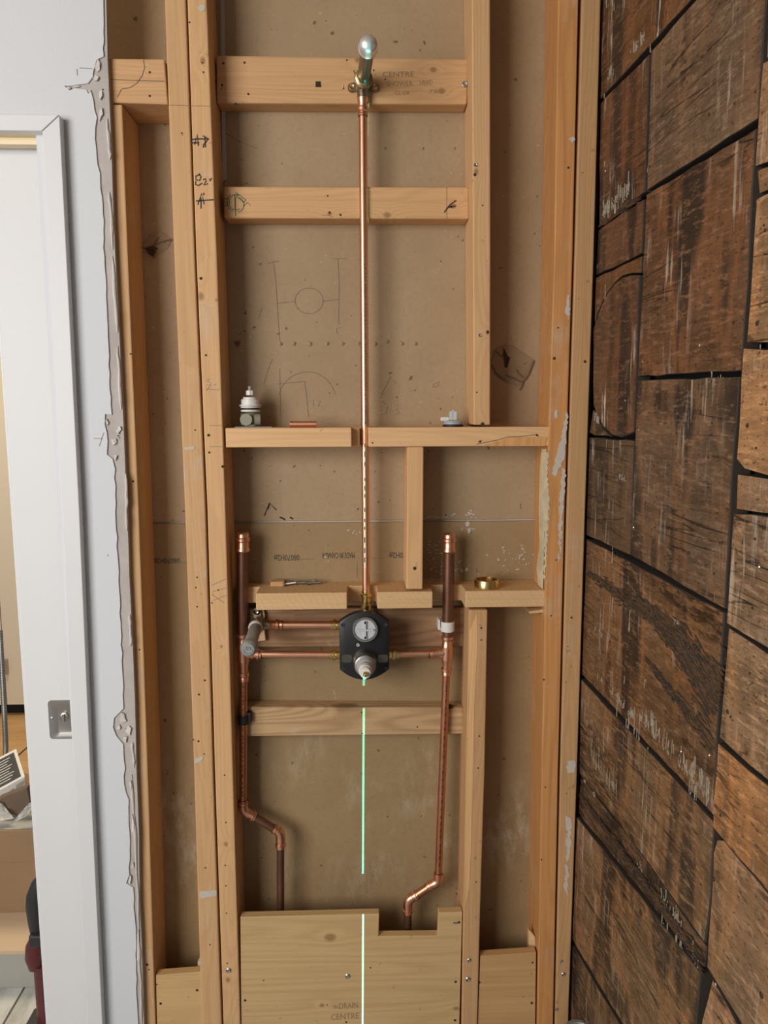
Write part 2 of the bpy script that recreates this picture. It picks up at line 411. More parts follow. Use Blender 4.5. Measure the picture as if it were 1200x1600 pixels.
def add_stroke(bm, pts, wd, nrm=Vector((0, -1, 0))):
    pts = [Vector(p) for p in pts]; L, Rr = [], []
    for i, p in enumerate(pts):
        t = (pts[min(i + 1, len(pts) - 1)] - pts[max(i - 1, 0)])
        if t.length < 1e-9: t = Vector((1, 0, 0))
        s = t.normalized().cross(nrm) * wd / 2
        L.append(bm.verts.new(p - s)); Rr.append(bm.verts.new(p + s))
    for i in range(len(pts) - 1): bm.faces.new((L[i], L[i + 1], Rr[i + 1], Rr[i]))
def strokes(name, parent, Y, lines, wd, mat, label=None):
    """lines of pixel points drawn on the plane Y"""
    if name in ('pencil_mark', 'scored_line', 'paper_tear', 'split', 'chalk_line', 'marker_smudge'):
        for ln in lines:
            bm = bmesh.new(); add_stroke(bm, [P(x, y, Y) for x, y in ln], wd); obj(name, bm, mat, parent)
        return
    bm = bmesh.new()
    for ln in lines: add_stroke(bm, [P(x, y, Y) for x, y in ln], wd)
    return tag(obj(name, bm, mat, parent), label)
def text(name, parent, body, center, right, up, h, mat, label=None, width=None, lift=.0003):
    cu = bpy.data.curves.new(name, 'FONT'); cu.body = body; cu.align_x = 'CENTER'; cu.align_y = 'CENTER'; cu.resolution_u = 2
    t = bpy.data.objects.new(name, cu); C.objects.link(t)
    me = bpy.data.meshes.new_from_object(t.evaluated_get(bpy.context.evaluated_depsgraph_get()))
    bpy.data.objects.remove(t)
    bm = bmesh.new(); bm.from_mesh(me); bpy.data.meshes.remove(me)
    xs = [v.co.x for v in bm.verts]; ys = [v.co.y for v in bm.verts]
    mx, my = (min(xs) + max(xs)) / 2, (min(ys) + max(ys)) / 2
    sy = h / (max(ys) - min(ys)); sx = (width / (max(xs) - min(xs))) if width else sy
    right = Vector(right).normalized(); up = Vector(up).normalized(); nrm = right.cross(up)
    for v in bm.verts: v.co = Vector(center) + right * (v.co.x - mx) * sx + up * (v.co.y - my) * sy + nrm * lift
    return tag(obj(name, bm, mat, parent), label)
def ellipse(cx, cy, rx, ry, n=28, a0=0, a1=360):
    return [(cx + rx * math.cos(R_(a0 + (a1 - a0) * i / n)), cy + ry * math.sin(R_(a0 + (a1 - a0) * i / n))) for i in range(n + 1)]
def nails(parent, Y, pts, kind='hole', r=.0022):
    """nail holes or screw heads set in a face on the plane Y"""
    for q in pts:
        x, y = q[:2]; rr = q[2] if len(q) > 2 else r
        p = P(x, y, Y)
        if kind == 'hole':
            rr *= .62
            bm = bmesh.new(); add_lathe(bm, p + Vector((0, -.0004, 0)), p + Vector((0, .001, 0)), [(0, rr), (.0014, rr)], 10)
            obj('nail_hole', bm, M['hole'], parent)
        else:
            bm = lathe(p + Vector((0, .001, 0)), p + Vector((0, -.0022, 0)), [(0, rr), (.002, rr), (.0032, rr * .7), (.0028, rr * .45), (.0016, rr * .35)], 14)
            obj('screw_head', bm, M['steel'], parent, 40)

# ------------------------------------------------------------------ large structure: floor, back sheets, walls
fl = tag(obj('floor', box((-3, -1.5, -.03), (1.2, 4.6, -.004)), M['greyfloor']), kind='structure')
obj('subfloor_panel', box((-3, 1.905, -.0039), (1.2, 4.5, 0)), M['floor'], fl)
obj('bathroom_screed', box((-3, -1.5, -.0039), (1.2, 1.495, 0)), M['greyfloor'], fl)
tag(obj('ceiling', box((-1.9, -.9, 2.441), (.62, 1.40, 2.46)), M['back']), kind='structure')  # out of view; added to keep light from above off the bays
wb = empty('wall_back', (0, YB, 0), kind='structure')
zseam = P(500, 815, YB).z
def sheet(z0, z1, y, tint):
    bm = box((-.47, y, z0), (.55, y + .0125, z1), .001, 1)
    return obj('drywall_sheet', bm, M['back'], wb, color=tint)
sh_up = sheet(zseam + .0012, 2.44, YB, (1, 1, 1))
sh_lo = sheet(0.0, zseam - .0012, YB - .003, (.84, .81, .70))  # warmer, dimmer light of the lower bays put into this tint
obj('sheet_joint', box((-.47, YB + .004, zseam - .006), (.55, YB + .012, zseam + .006)), M['gyp'], wb)
YL = YB - .003

# print on the brown paper (upside down, as in the photograph)
def printed(body, x0, x1, y, hpx):
    c = P((x0 + x1) / 2, y, YL); wd = (P(x1, y, YL) - P(x0, y, YL)).length
    h = (P(x0, y + hpx, YL) - P(x0, y, YL)).length
    text('printed_lettering', sh_lo, body, c, (-1, 0, 0), (0, 0, -1), h, M['ink'], 'upside-down black print on the brown paper', wd)
printed('08070H2#', 428, 468, 871, 10)
printed('MADE IN CANADA', 503, 554, 868, 9)
printed('08070H2#', 608, 648, 867, 10)
printed('08070H2#', 240, 281, 876, 9)
strokes('chalk_line', sh_lo, YL - .0004, [[(470, 874), (490, 873)], [(280, 880), (294, 879)], [(580, 872), (598, 872)], [(558, 880), (558, 903)]], .0008, M['pencil'])
# pencil sketch of the shower head on the upper sheet
strokes('pencil_drawing', sh_up, YB - .0004, [
    [(418, 411), (436, 408)], [(427, 409), (431, 440), (433, 474), (437, 533)], [(521, 404), (542, 404)], [(528, 404), (530, 440), (529, 505), (531, 507)],
    [(433, 474), (461, 471)], [(504, 471), (528, 468)], ellipse(483, 470, 22, 20),
    [(433, 600), (476, 596)], [(476, 596), (479, 620), (482, 652)], [(437, 575), (438, 620), (438, 652)],
    ellipse(480, 630, 46, 49, 16, 195, 345), [(490, 624), (489, 636)], [(496, 626), (501, 626), (497, 635), (504, 635)], [(596, 617), (611, 588), (619, 600)],
    [(597, 627), (606, 634), (603, 646), (598, 648)], [(616, 634), (624, 634), (619, 640), (625, 645), (617, 648)], [(527, 522), (526, 513), (532, 512)],
    [(348, 205), (372, 220), (402, 232)], [(412, 600), (420, 575), (426, 560)], [(402, 487), (410, 482), (404, 498)], [(678, 600), (687, 596), (684, 604), (676, 605), (678, 600)]], .0008, M['pencil'],
    'faint pencil sketch on the brown paper')
strokes('marker_arrow', sh_up, YB - .0004, [[(413, 806), (421, 786), (432, 797)], [(421, 786), (419, 796)]], .0022, M['ink'])
strokes('marker_smudge', sh_up, YB - .0004, [[(437, 808), (446, 812)], [(453, 808), (458, 811)]], .003, M['hole'])
for i, x in enumerate((438, 459, 484, 511, 535, 561, 586, 605, 628, 649)):
    p = P(x, 537 if i != 7 else 534, YB)
    bm = lathe(p, p + Vector((0, -.004, 0)), [(0, .0040), (.0012, .0030), (.0028, .0012)], 7)
    for v in bm.verts: v.co += Vector((rng.uniform(-.0008, .0008), rng.uniform(-.0006, 0), rng.uniform(-.0008, .0008)))
    obj('puncture', bm, M['back'], sh_up)
for (x, y, s, Y, sh) in ((371, 537, .006, YB, sh_up), (716, 1397, .005, YL, sh_lo)):
    p = P(x, y, Y); bm = bmesh.new()
    add_prism(bm, [p + Vector((-s, 0, s * .5)), p + Vector((s * .9, 0, s * .8)), p + Vector((s * .6, 0, -s * .2)), p + Vector((0, 0, -s))], (0, -.003, 0))
    obj('torn_paper_flap', bm, M['tear'], sh)
# torn, darkened paper in the two side bays
def torn(name, outline, folds, hole):
    bm = bmesh.new(); r2 = random.Random(3)
    vs = [bm.verts.new(P(x, y, YB - r2.uniform(.0008, .0035))) for x, y in outline]
    c = bm.verts.new(P(sum(p[0] for p in outline) / len(outline), sum(p[1] for p in outline) / len(outline), YB - .004))
    for i in range(len(vs)): bm.faces.new((vs[i], vs[(i + 1) % len(vs)], c))
    o = obj('torn_paper', bm, M['back'], sh_up, color=(.8, .8, .8))
    strokes('paper_tear', o, YB - .0042, folds, .0022, M['tear'])
    if hole:
        bm = bmesh.new(); add_prism(bm, [P(x, y, YB - .0042) for x, y in hole], (0, .001, 0)); obj('paper_hole', bm, M['hole'], o)
torn('r', [(768, 568), (774, 548), (786, 540), (800, 540), (834, 563), (830, 578), (824, 590), (815, 602), (800, 601), (790, 596), (777, 584)],
     [[(768, 570), (774, 582), (788, 594)], [(834, 563), (826, 585), (820, 594)], [(790, 586), (805, 592), (815, 597)], [(807, 577), (812, 585), (818, 590)], [(774, 547), (782, 555), (790, 560)], [(818, 594), (816, 603), (812, 609)]],
     [(787, 542), (790, 550), (793, 556), (797, 559), (794, 570), (793, 574), (789, 574), (788, 565), (786, 556), (787, 548)])
torn('l', [(209, 381), (228, 380), (236, 364), (252, 362), (268, 374), (262, 388), (246, 398), (238, 404), (228, 396), (214, 392)],
     [[(209, 383), (225, 388), (238, 384)], [(238, 384), (252, 378), (268, 374)], [(238, 384), (244, 392), (240, 402)], [(240, 384), (248, 370)]],
     [(226, 388), (240, 384), (246, 388), (240, 402), (232, 396)])
# plaster splashes on the lower sheet
bm = bmesh.new(); r3 = random.Random(11)
def fleck(x, y, s, asp, ang, Y):
    c = P(x, y, Y); k = r3.randint(5, 8); pts = []
    for i in range(k):
        a = 2 * math.pi * i / k; rr = s * r3.uniform(.55, 1.15)
        u, v_ = rr * math.cos(a) * asp, rr * math.sin(a)
        pts.append(c + Vector((u * math.cos(ang) - v_ * math.sin(ang), 0, u * math.sin(ang) + v_ * math.cos(ang))))
    add_prism(bm, pts, (0, -.0009, 0))
for (cx, cy, rx, ry, n) in ((800, 872, 28, 14, 26), (705, 890, 32, 16, 40), (672, 860, 10, 18, 16), (735, 828, 8, 8, 8), (690, 878, 10, 20, 18), (556, 832, 9, 6, 7), (508, 876, 6, 5, 3)):
    for _ in range(n):
        fleck(cx + r3.gauss(0, rx * .6), cy + r3.gauss(0, ry * .6), r3.uniform(.0006, .0017), r3.uniform(1, 3.2), r3.uniform(-1.2, 1.2), YL)
for q in ((733, 829, .0095), (731, 819, .008), (722, 892, .007), (729, 890, .006)): fleck(q[0], q[1], q[2] * .75, .8, .2, YL)
tag(obj('plaster_splash', bm, M['plaster'], sh_lo), 'white plaster splashes', kind='stuff')
bm = bmesh.new()
for (cx, cy, rx, ry, n) in ((735, 803, 8, 7, 5), (700, 806, 26, 3, 14), (675, 806, 10, 3, 4), (556, 796, 5, 3, 3)):
    for _ in range(n): fleck(cx + r3.gauss(0, rx * .6), cy + r3.gauss(0, ry * .6), r3.uniform(.0008, .002), r3.uniform(1, 3), r3.uniform(-.3, .3), YB)
for q in ((734, 802, .007), (736, 798, .005)): fleck(q[0], q[1], q[2] * .8, .8, .2, YB)
for (cx, cy, rx, ry, n) in ((570, 645, 30, 8, 22), (610, 630, 40, 14, 22)):
    for _ in range(n): fleck(cx + r3.gauss(0, rx * .5), cy + r3.gauss(0, ry * .5), r3.uniform(.0004, .001), r3.uniform(1, 2), r3.uniform(-1, 1), YB)
tag(obj('plaster_splash', bm, M['plaster'], sh_up), 'white plaster splashes', kind='stuff')
# white filler smear down the left edge of the middle bay
bm = bmesh.new(); add_prism(bm, [P(x, y, YB) for x, y in ((345, 0), (351, 0), (352, 90), (352, 180), (355, 282), (348, 284), (347, 180))], (0, -.003, 0))
tag(obj('filler_strip', bm, M['core'], sh_up), 'pale filler strip in the corner')

# --- left drywall with its ragged edge
YW = 1.287
edge = [(162, -200), (161, 0), (161, 50), (162, 88), (150, 93), (145, 112), (144, 120), (138, 130), (110, 134), (101, 134), (108, 141), (118, 138), (136, 140), (138, 146), (143, 144), (147, 172), (152, 183), (148, 200), (150, 233), (157, 283), (158, 307), (161, 333), (162, 400), (164, 433), (166, 463), (169, 510), (170, 543), (171, 597), (173, 633), (175, 648), (164, 647), (163, 663), (168, 677), (167, 690), (168, 710), (175, 717), (179, 733), (181, 800), (183, 867), (187, 933), (188, 983), (191, 1033), (192, 1087), (192, 1107), (178, 1122), (177, 1137), (182, 1150), (193, 1163), (195, 1200), (192, 1213), (200, 1250), (202, 1300), (203, 1343), (201, 1367), (198, 1380), (208, 1387), (210, 1433), (212, 1467), (213, 1517), (213, 1567), (215, 1600), (222, 1900), (224, 2000)]
stedge = [(165, -200), (166, 0), (168, 93), (171, 160), (174, 233), (177, 333), (180, 400), (187, 533), (193, 667), (197, 767), (199, 800), (202, 900), (207, 1000), (211, 1100), (213, 1200), (217, 1300), (218, 1400), (221, 1467), (223, 1533), (225, 1600), (232, 1900), (234, 2000)]
dr_in = [(52, -200), (66, 205), (75, 400), (97, 800), (115, 1200), (136, 1600), (152, 1950)]   # inner face of the casing
XO = -1.9
def clipz(pts): return [Vector((p.x, p.y, max(p.z, 0.0))) for p in pts]
ztop_open = P(66, 206, 1.272).z
xo = P(100, 700, YW).x - .015            # rough opening edge hidden behind the casing
def wallpoly(right, y):
    r = clipz([P(x, yy, y) for x, yy in right]); r[0].z = 2.44
    return r + [Vector((xo, y, 0)), Vector((xo, y, ztop_open + .012)), Vector((XO, y, ztop_open + .012)), Vector((XO, y, r[0].z))]
wl = tag(obj('wall_left', prism(wallpoly(stedge, YW + .0020), (0, .0105, 0)), M['core']), kind='structure')
rr = random.Random(5)
jag = []
for (a, b) in zip(edge, edge[1:]):
    k = max(1, int(abs(b[1] - a[1]) / 12))
    for i in range(k):
        jag.append((a[0] + (b[0] - a[0]) * i / k + (rr.uniform(-1.1, 1.1) if a[1] > -1 else 0), a[1] + (b[1] - a[1]) * i / k))
jag.append(edge[-1])
tag(obj('paint_layer', prism(wallpoly(jag, YW - .0006), (0, .0026, 0)), M['paint'], wl), 'white painted face broken off along a ragged edge')
# broken crumbs and flaps along the tear
crumbs = [(154, 104, 12, 24), (150, 122, 10, 12), (158, 150, 9, 20), (157, 180, 8, 22), (140, 144, 6, 6), (186, 672, 8, 16), (178, 690, 9, 14), (180, 715, 9, 10), (168, 660, 6, 12), (192, 1120, 13, 18), (200, 1140, 10, 20), (186, 1136, 8, 12), (196, 1155, 9, 10), (204, 1372, 6, 16), (208, 1352, 5, 14), (205, 1225, 6, 30), (208, 1290, 5, 40), (216, 1480, 4, 60), (120, 136, 14, 4), (108, 138, 6, 5)]
for (x, y, wx, wy) in crumbs:
    pts = []
    for i in range(7):
        a = 2 * math.pi * i / 7 + rr.uniform(-.3, .3); q = rr.uniform(.4, 1.2)
        pts.append(P(x + wx * .5 * q * math.cos(a), y + wy * .5 * q * math.sin(a), YW + .001))
    bm = bmesh.new(); f = add_prism(bm, pts, (0, -.0022, 0))
    for v in bm.verts: v.co.y += rr.uniform(-.0015, .0015)
    obj('broken_crumb', bm, M['gyp'], wl)
# ridge of torn compound beside the stud
for i, (x0, y0, x1, y1) in enumerate(((167, 185, 172, 250), (171, 300, 176, 390), (176, 400, 183, 520), (183, 540, 190, 640), (196, 740, 199, 830), (203, 960, 204, 1010), (206, 1160, 210, 1200), (206, 1210, 218, 1460), (217, 1470, 222, 1600))):
    bm = bmesh.new(); pts = []
    for k in range(9):
        t = k / 8; pts.append(P(x0 + (x1 - x0) * t + rr.uniform(-1, 1), y0 + (y1 - y0) * t, YW + .001))
    add_tube(bm, pts, [.0006] + [rr.uniform(.0014, .003) for _ in range(7)] + [.0006], 7); obj('compound_ridge', bm, M['gyp'], wl)
nails(wl, YW + .0018, [(161, 140, .002), (185, 681, .002), (187, 684, .0016)])
strokes('scored_line', wl, YW - .0012, [[(124, 106), (144, 107)], [(120, 108), (121, 118)], [(146, 685), (160, 685)], [(155, 697), (162, 676)], [(168, 866), (169, 869)]], .0007, M['pencil'])

# casing, head and pocket door
YC = 1.2680
cas_o = [(95, 180), (103, 400), (117, 800), (143, 1200), (160, 1600), (172, 1950)]
ci = [P(x, y, YC) for x, y in dr_in[1:]]
Xi = [p.x for p in ci]
xin = P(97, 800, YC).x; xout = P(122, 800, YC).x
zci = P(66, 205, YC).z; zco = P(94, 178, YC).z
tr = empty('trim_1', (xin, YC, 0), kind='structure')
cl = [P(66, 205, YC), P(75, 400, YC), P(97, 800, YC), P(115, 1200, YC), P(136, 1600, YC)]
cr2 = [P(93, 180, YC), P(104, 400, YC), P(124, 800, YC), P(141, 1200, YC), P(160, 1600, YC)]
def ext(a, b, z): t = (z - a.z) / (b.z - a.z); return a + (b - a) * t
cl.append(ext(cl[-2], cl[-1], 0.0)); cr2.append(ext(cr2[-2], cr2[-1], 0.0))
obj('casing_upright', prism(cl + cr2[::-1], (0, YW - YC - .0008, 0), .0012), M['trim'], tr)
obj('casing_head', prism([cl[0] + Vector((-.0008, 0, .0008)), cr2[0] + Vector((-.0008, 0, .0008)), Vector((XO, YC, zco + .004)), Vector((XO, YC, zci + .004))], (0, YW - YC - .0008, 0), .0012), M['trim'], tr)
# split jamb (upright and head) seen inside the casing
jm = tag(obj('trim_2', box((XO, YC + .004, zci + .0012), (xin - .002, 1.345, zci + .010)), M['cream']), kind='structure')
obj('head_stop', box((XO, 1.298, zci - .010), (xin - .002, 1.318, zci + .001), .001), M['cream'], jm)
d1 = empty('door_1', (-.5, 1.33, 0), kind='structure')
YD = 1.330
dl = [P(0, 505, YD), P(22, 800, YD), P(47, 1200, YD), P(69, 1600, YD)]
xdl = sum(p.x for p in dl) / 4
dtop = P(40, 228, YD).z
obj('door_slab', box((xdl, YD, .012), (-.395, YD + .035, dtop + .02), .003, 3), M['door'], d1)
obj('edge_bead', box((xdl - .004, YD + .004, .012), (xdl - .0002, YD + .031, dtop + .02), .001), M['trim'], d1)
# flush pull
fp = [P(75, 1094, YD), P(111, 1093, YD), P(112, 1153, YD), P(78, 1154, YD)]
x0, x1 = fp[0].x, fp[0].x + .058; z1, z0 = fp[0].z, fp[3].z; xm = x0 + .013
def rrect(x0, x1, z0, z1, y, r, n=5):
    o = []
    for cx, cz, a in ((x1 - r, z1 - r, 0), (x0 + r, z1 - r, 90), (x0 + r, z0 + r, 180), (x1 - r, z0 + r, 270)):
        for i in range(n + 1): o.append(Vector((cx + r * math.cos(R_(a + 90 * i / n)), y, cz + r * math.sin(R_(a + 90 * i / n)))))
    return o
bm = bmesh.new()
out_ = rrect(x0, x1, z0, z1, YD - .0022, .006); mid = rrect(x0 + .011, x1 - .010, z0 + .006, z1 - .010, YD - .0022, .005)
inn = rrect(x0 + .015, x1 - .014, z0 + .011, z1 - .013, YD - .0004, .004); bk = [v + Vector((0, .0020, 0)) for v in out_]
loops = [[bm.verts.new(v) for v in L] for L in (bk, out_, mid, inn)]
for a, b in zip(loops, loops[1:]):
    for i in range(len(a)): bm.faces.new((a[i], a[(i + 1) % len(a)], b[(i + 1) % len(a)], b[i]))
bm.faces.new(loops[-1])
fpull = tag(obj('flush_pull', bm, M['nickel'], d1, 35), 'brushed metal flush pull with thumb turn')
pc = Vector(((x0 + x1) / 2 - .002, YD - .0006, (z0 + z1) / 2 + .004))
bm = lathe(pc, pc + Vector((0, -.004, 0)), [(0, .008), (.001, .008), (.002, .006)], 20)
add_prism(bm, [pc + Vector((-.0018, -.002, -.007)), pc + Vector((.0018, -.002, -.007)), pc + Vector((.0018, -.002, .007)), pc + Vector((-.0018, -.002, .007))], (0, -.004, 0))
obj('thumb_turn', bm, M['nickel'], fpull, 40)
q = Vector((x0 + .006, YD - .002, (z0 + z1) / 2 + .003)); obj('screw_head', lathe(q, q + Vector((0, -.002, 0)), [(0, .0026), (.001, .0024), (.0016, .001)], 12), M['steel'], fpull, 40)

# ------------------------------------------------------------------ right wall of reclaimed boards
def uz(p): return ((p - c0).dot(WU), p.z)
def wpt(u, z, off): return c0 + WU * u + WN * off + Vector((0, 0, z - c0.z))
wr = empty('wall_right', (c0.x + .03, .9, 0), kind='structure')
obj('wall_lining', prism([wpt(-.16, 0, -.030), wpt(1.5, 0, -.030), wpt(1.5, 2.44, -.030), wpt(-.16, 2.44, -.030)], WN * -.02), M['dark'], wr)
pr = random.Random(21)
def plank(pts, col, mat='plank', off=0.0, thick=.022, gap=.0007, rough=.0012, holes=()):
    if mat == 'planklight': pts = [(x + (4.5 if x < 1185 else 0), y) for x, y in pts]     # wide open joint beside the sawn boards
    q = [Vector(uz(PW(x, y, 0))) for x, y in pts]
    # shrink a touch so that a joint stays open round every board
    cx = sum((v for v in q), Vector((0, 0))) / len(q)
    q = [v + (cx - v).normalized() * gap for v in q]
    q = rough_poly(q, .03, rough, pr)
    jit = [pr.uniform(-.0012, .0012) for _ in q]
    bm = bmesh.new()
    front = [bm.verts.new(wpt(v.x, v.y, off - .0012)) for v in q]
    cen = Vector((sum(v.x for v in q) / len(q), sum(v.y for v in q) / len(q)))
    inner = [bm.verts.new(wpt(v.x + (cen.x - v.x) * .008, v.y + (cen.y - v.y) * .008, off + j * .4)) for v, j in zip(q, jit)]
    back = [bm.verts.new(wpt(v.x, v.y, off - thick)) for v in q]
    n = len(q); bm.faces.new(inner); bm.faces.new(back[::-1])
    for i in range(n):
        j = (i + 1) % n
        bm.faces.new((front[i], front[j], inner[j], inner[i])); bm.faces.new((back[i], back[j], front[j], front[i]))
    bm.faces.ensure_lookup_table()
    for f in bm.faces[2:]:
        if len(f.verts) == 4: f.material_index = 1  # sides and chamfers carry the painted joint shade
    o = obj('plank', bm, M[mat], wr, color=(col[0] * .97, col[1] * 1.04, col[2] * 1.16)); o.data.materials.append(M['endgrain_shade'])
    for h in holes:
        p = PW(h[0], h[1], off); r_ = .72 * h[2] if len(h) > 2 else .0017
        hb = lathe(p - WN * .002, p + WN * .0012, [(0, r_), (.0022, r_), (.0032, r_ * .6)], 9)
        obj('nail_head', hb, M['hole'] if len(h) < 4 else M['steel'], o)
    return o
br = (.125, .062, .030); dk = (.090, .050, .029); gr = (.155, .100, .060); lt = (.32, .185, .090); og = (.36, .185, .078); md = (.19, .105, .053)
kA = plank([(941, -60), (1150, -60), (1080, 0), (1010, 77), (938, 155)], (.15, .075, .034), 'plankpaint', holes=[(1036, 26), (1015, 73, .003)])
kB = plank([(1086, 2), (1120, -35), (1202, -40), (1196, 32), (1187, 185), (1012, 298), (1018, 80)], (.165, .105, .062), 'plank', .001, holes=[(1181, 143), (1148, 162), (1108, 178), (1016, 260), (1012, 275)])
kC = plank([(938, 161), (1014, 84), (1008, 300), (936, 354)], (.135, .066, .033), 'plankpaint', holes=[(946, 267, .003, 1), (1016, 216)])
plank([(1203, -40), (1240, -60), (1240, 70), (1198, 92)], dk)
plank([(1197, 98), (1240, 76), (1240, 240), (1180, 261)], (.25, .155, .085), 'planklight', .003)
plank([(1180, 266), (1240, 246), (1240, 280), (1183, 303)], (.22, .13, .07), 'planklight', .001)
plank([(935, 359), (1006, 311), (1003, 396), (931, 430)], (.115, .060, .034), holes=[(1000, 386), (998, 390, .003)])
arcp = [(930, 510), (936, 492), (944, 472), (953, 455), (963, 442), (974, 433), (988, 429), (1002, 429)]
plank([(931, 434), (1003, 400), (1002, 426), (988, 426), (973, 430), (961, 440), (950, 455), (941, 471), (933, 490), (929, 505)], (.14, .07, .034), holes=[(1000, 418)])
kF = plank([(929, 514)] + arcp[1:] + [(1001, 434), (997, 560), (992, 676), (972, 684), (958, 680), (945, 668), (935, 650), (929, 635)], (.125, .066, .036), 'plankpaint', .002, holes=[(984, 628, .003), (977, 626, .002, 1)])
kG = plank([(927, 640), (934, 655), (944, 672), (956, 682), (930, 681), (921, 676)], (.15, .09, .05), 'plankpaint', 0, gap=.0008)
kD = plank([(1011, 304), (1182, 200), (1172, 400), (1159, 580), (998, 589)], (.165, .082, .040), 'plank', .001, holes=[(1042, 467, .005), (1146, 504, .003), (1093, 540, .003, 1), (1004, 565, .002, 1), (1165, 236), (1148, 576)])
kQ = plank([(1182, 310), (1240, 282), (1240, 538), (1166, 536), (1176, 400)], (.33, .185, .085), 'planklight', .003, holes=[(1183, 505, .004), (1196, 360, .003), (1194, 352, .002)])
kI = plank([(921, 683), (991, 688), (988, 780), (985, 868), (916, 836)], (.105, .068, .040), 'plank')
kE = plank([(997, 594), (1156, 588), (1148, 700), (1142, 800), (1133, 952), (986, 868)], (.150, .092, .054), 'plank', .001, holes=[(1000, 646), (1095, 644, .004), (1112, 596), (1113, 661), (1107, 715), (1107, 762), (990, 824, .003, 1), (1077, 864, .004), (1116, 896), (998, 672, .002, 1)])
kR = plank([(1163, 543), (1240, 542), (1240, 748), (1164, 733), (1152, 718)], (.37, .20, .09), 'planklight', .004, rough=.002, holes=[(1168, 665, .004), (1182, 700)])
plank([(1151, 741), (1240, 752), (1240, 806), (1148, 795)], (.24, .145, .08), 'planklight', .002)
kS = plank([(1147, 802), (1240, 808), (1240, 1036), (1136, 974)], (.25, .155, .085), 'planklight', .004, holes=[(1150, 880), (1180, 842), (1186, 886, .003, 1), (1176, 950)])
kH = plank([(916, 842), (1132, 957), (1126, 1060), (1120, 1150), (1118, 1278), (1000, 1150), (908, 1053)], (.185, .098, .045), 'plankrot', 0, holes=[(983, 905), (1071, 964, .003), (1116, 980, .004), (1064, 1174, .003, 1), (1108, 1180, .003, 1)])
kN = plank([(1138, 980), (1240, 1044), (1240, 1248), (1172, 1198), (1124, 1152)], (.30, .185, .098), 'planklight', .003, holes=[(1172, 1052), (1137, 1112, .004), (1142, 1120)])
kO = plank([(1122, 1160), (1172, 1203), (1240, 1254), (1240, 1432), (1114, 1292)], og, 'planklight', .004, holes=[(1126, 1274, .003)])
kJ = plank([(907, 1059), (1000, 1158), (1117, 1285), (1112, 1400), (1103, 1474), (1000, 1330), (906, 1208)], (.205, .122, .062), 'plankrot', .001, holes=[(960, 1164), (1060, 1272, .004), (1096, 1382), (1070, 1416)])
kK = plank([(905, 1212), (1000, 1334), (1102, 1480), (1098, 1512), (1000, 1392), (902, 1270)], (.14, .085, .048), 'plankrot', -.002, rough=.002)
kL = plank([(901, 1275), (1000, 1397), (1096, 1520), (1090, 1590), (1085, 1660), (1010, 1660), (970, 1594), (894, 1466)], (.21, .122, .060), 'plank', .001, holes=[(1001, 1426, .007), (930, 1462), (920, 1464)])
plank([(893, 1474), (970, 1604), (1005, 1665), (880, 1665)], (.15, .092, .052), 'plank', 0, holes=[(904, 1578)])
kP = plank([(1118, 1310), (1128, 1312), (1240, 1442), (1240, 1700), (1170, 1625), (1150, 1590), (1102, 1512), (1112, 1330)], (.26, .155, .082), 'planklight', .001, holes=[(1115, 1374, .004), (1190, 1555, .006)])
plank([(1112, 1530), (1140, 1580), (1185, 1660), (1088, 1660), (1096, 1592)], (.33, .20, .115), 'planklight', .002, holes=[(1118, 1538, .003, 1)])


def dribbles(parent, areas, mat='oldpaint', off=.0006, seed=1, name='paint_dribbles', label='chalky white paint dribbles', wmax=.0016):
    """hanging runs and scrapes of old paint: (x0, y0, x1, y1, count, longest run in metres), spread along the line x0,y0 - x1,y1"""
    q = random.Random(seed); bm = bmesh.new()
    for (x0, y0, x1, y1, n, L) in areas:
        cl = [q.random() for _ in range(max(2, n // 9))]
        for _ in range(int(n * .85)):
            t = min(1, max(0, q.choice(cl) + q.gauss(0, .035))); u, z = uz(PW(x0 + (x1 - x0) * t, y0 + (y1 - y0) * t, 0)); l = L * q.random() ** 2.6 + .0015; wd = q.uniform(.0003, wmax) * .62; z += abs(q.gauss(0, .35)) * L + l + .003; sl = q.uniform(-.0015, .0015)
            pts = [(u - wd / 2, z), (u + wd / 2, z + q.uniform(-.001, .001)), (u + wd * .4 + sl, z - l * .6), (u + sl, z - l), (u - wd * .4 + sl * .5, z - l * .5)]
            if l > .012 or q.random() < .5: pts = [(a_, 2 * z - l * .3 - b_) if q.random() < .0 else (a_, b_) for a_, b_ in pts]
            add_prism(bm, [wpt(a_, b_, off + .0002) for a_, b_ in pts], WN * -.0009)
    return tag(obj(name, bm, M[mat], parent), label, kind='stuff')
dribbles(kA, [(950, 130, 1006, 72, 60, .014), (955, 5, 962, 30, 22, .03), (947, 0, 948, 40, 16, .03), (975, 0, 976, 20, 8, .02)], seed=2)
dribbles(kB, [(1016, 84, 1016, 92, 10, .012), (1018, 250, 1012, 275, 8, .008), (1050, 230, 1120, 150, 10, .01), (1100, 60, 1130, 40, 8, .02)], seed=3)
dribbles(kC, [(940, 346, 984, 312, 90, .016), (944, 150, 946, 190, 8, .01), (944, 262, 946, 270, 6, .006), (955, 330, 985, 300, 40, .02)], seed=4, wmax=.0024)
dribbles(kF, [(934, 520, 948, 480, 26, .035), (932, 560, 940, 530, 40, .05), (932, 600, 934, 575, 26, .04), (958, 545, 962, 530, 14, .05), (974, 620, 986, 622, 12, .008), (956, 590, 960, 560, 8, .03)], seed=5, wmax=.0024)
dribbles(kG, [(924, 662, 934, 660, 30, .012), (932, 664, 958, 680, 50, .010)], seed=6, wmax=.002)
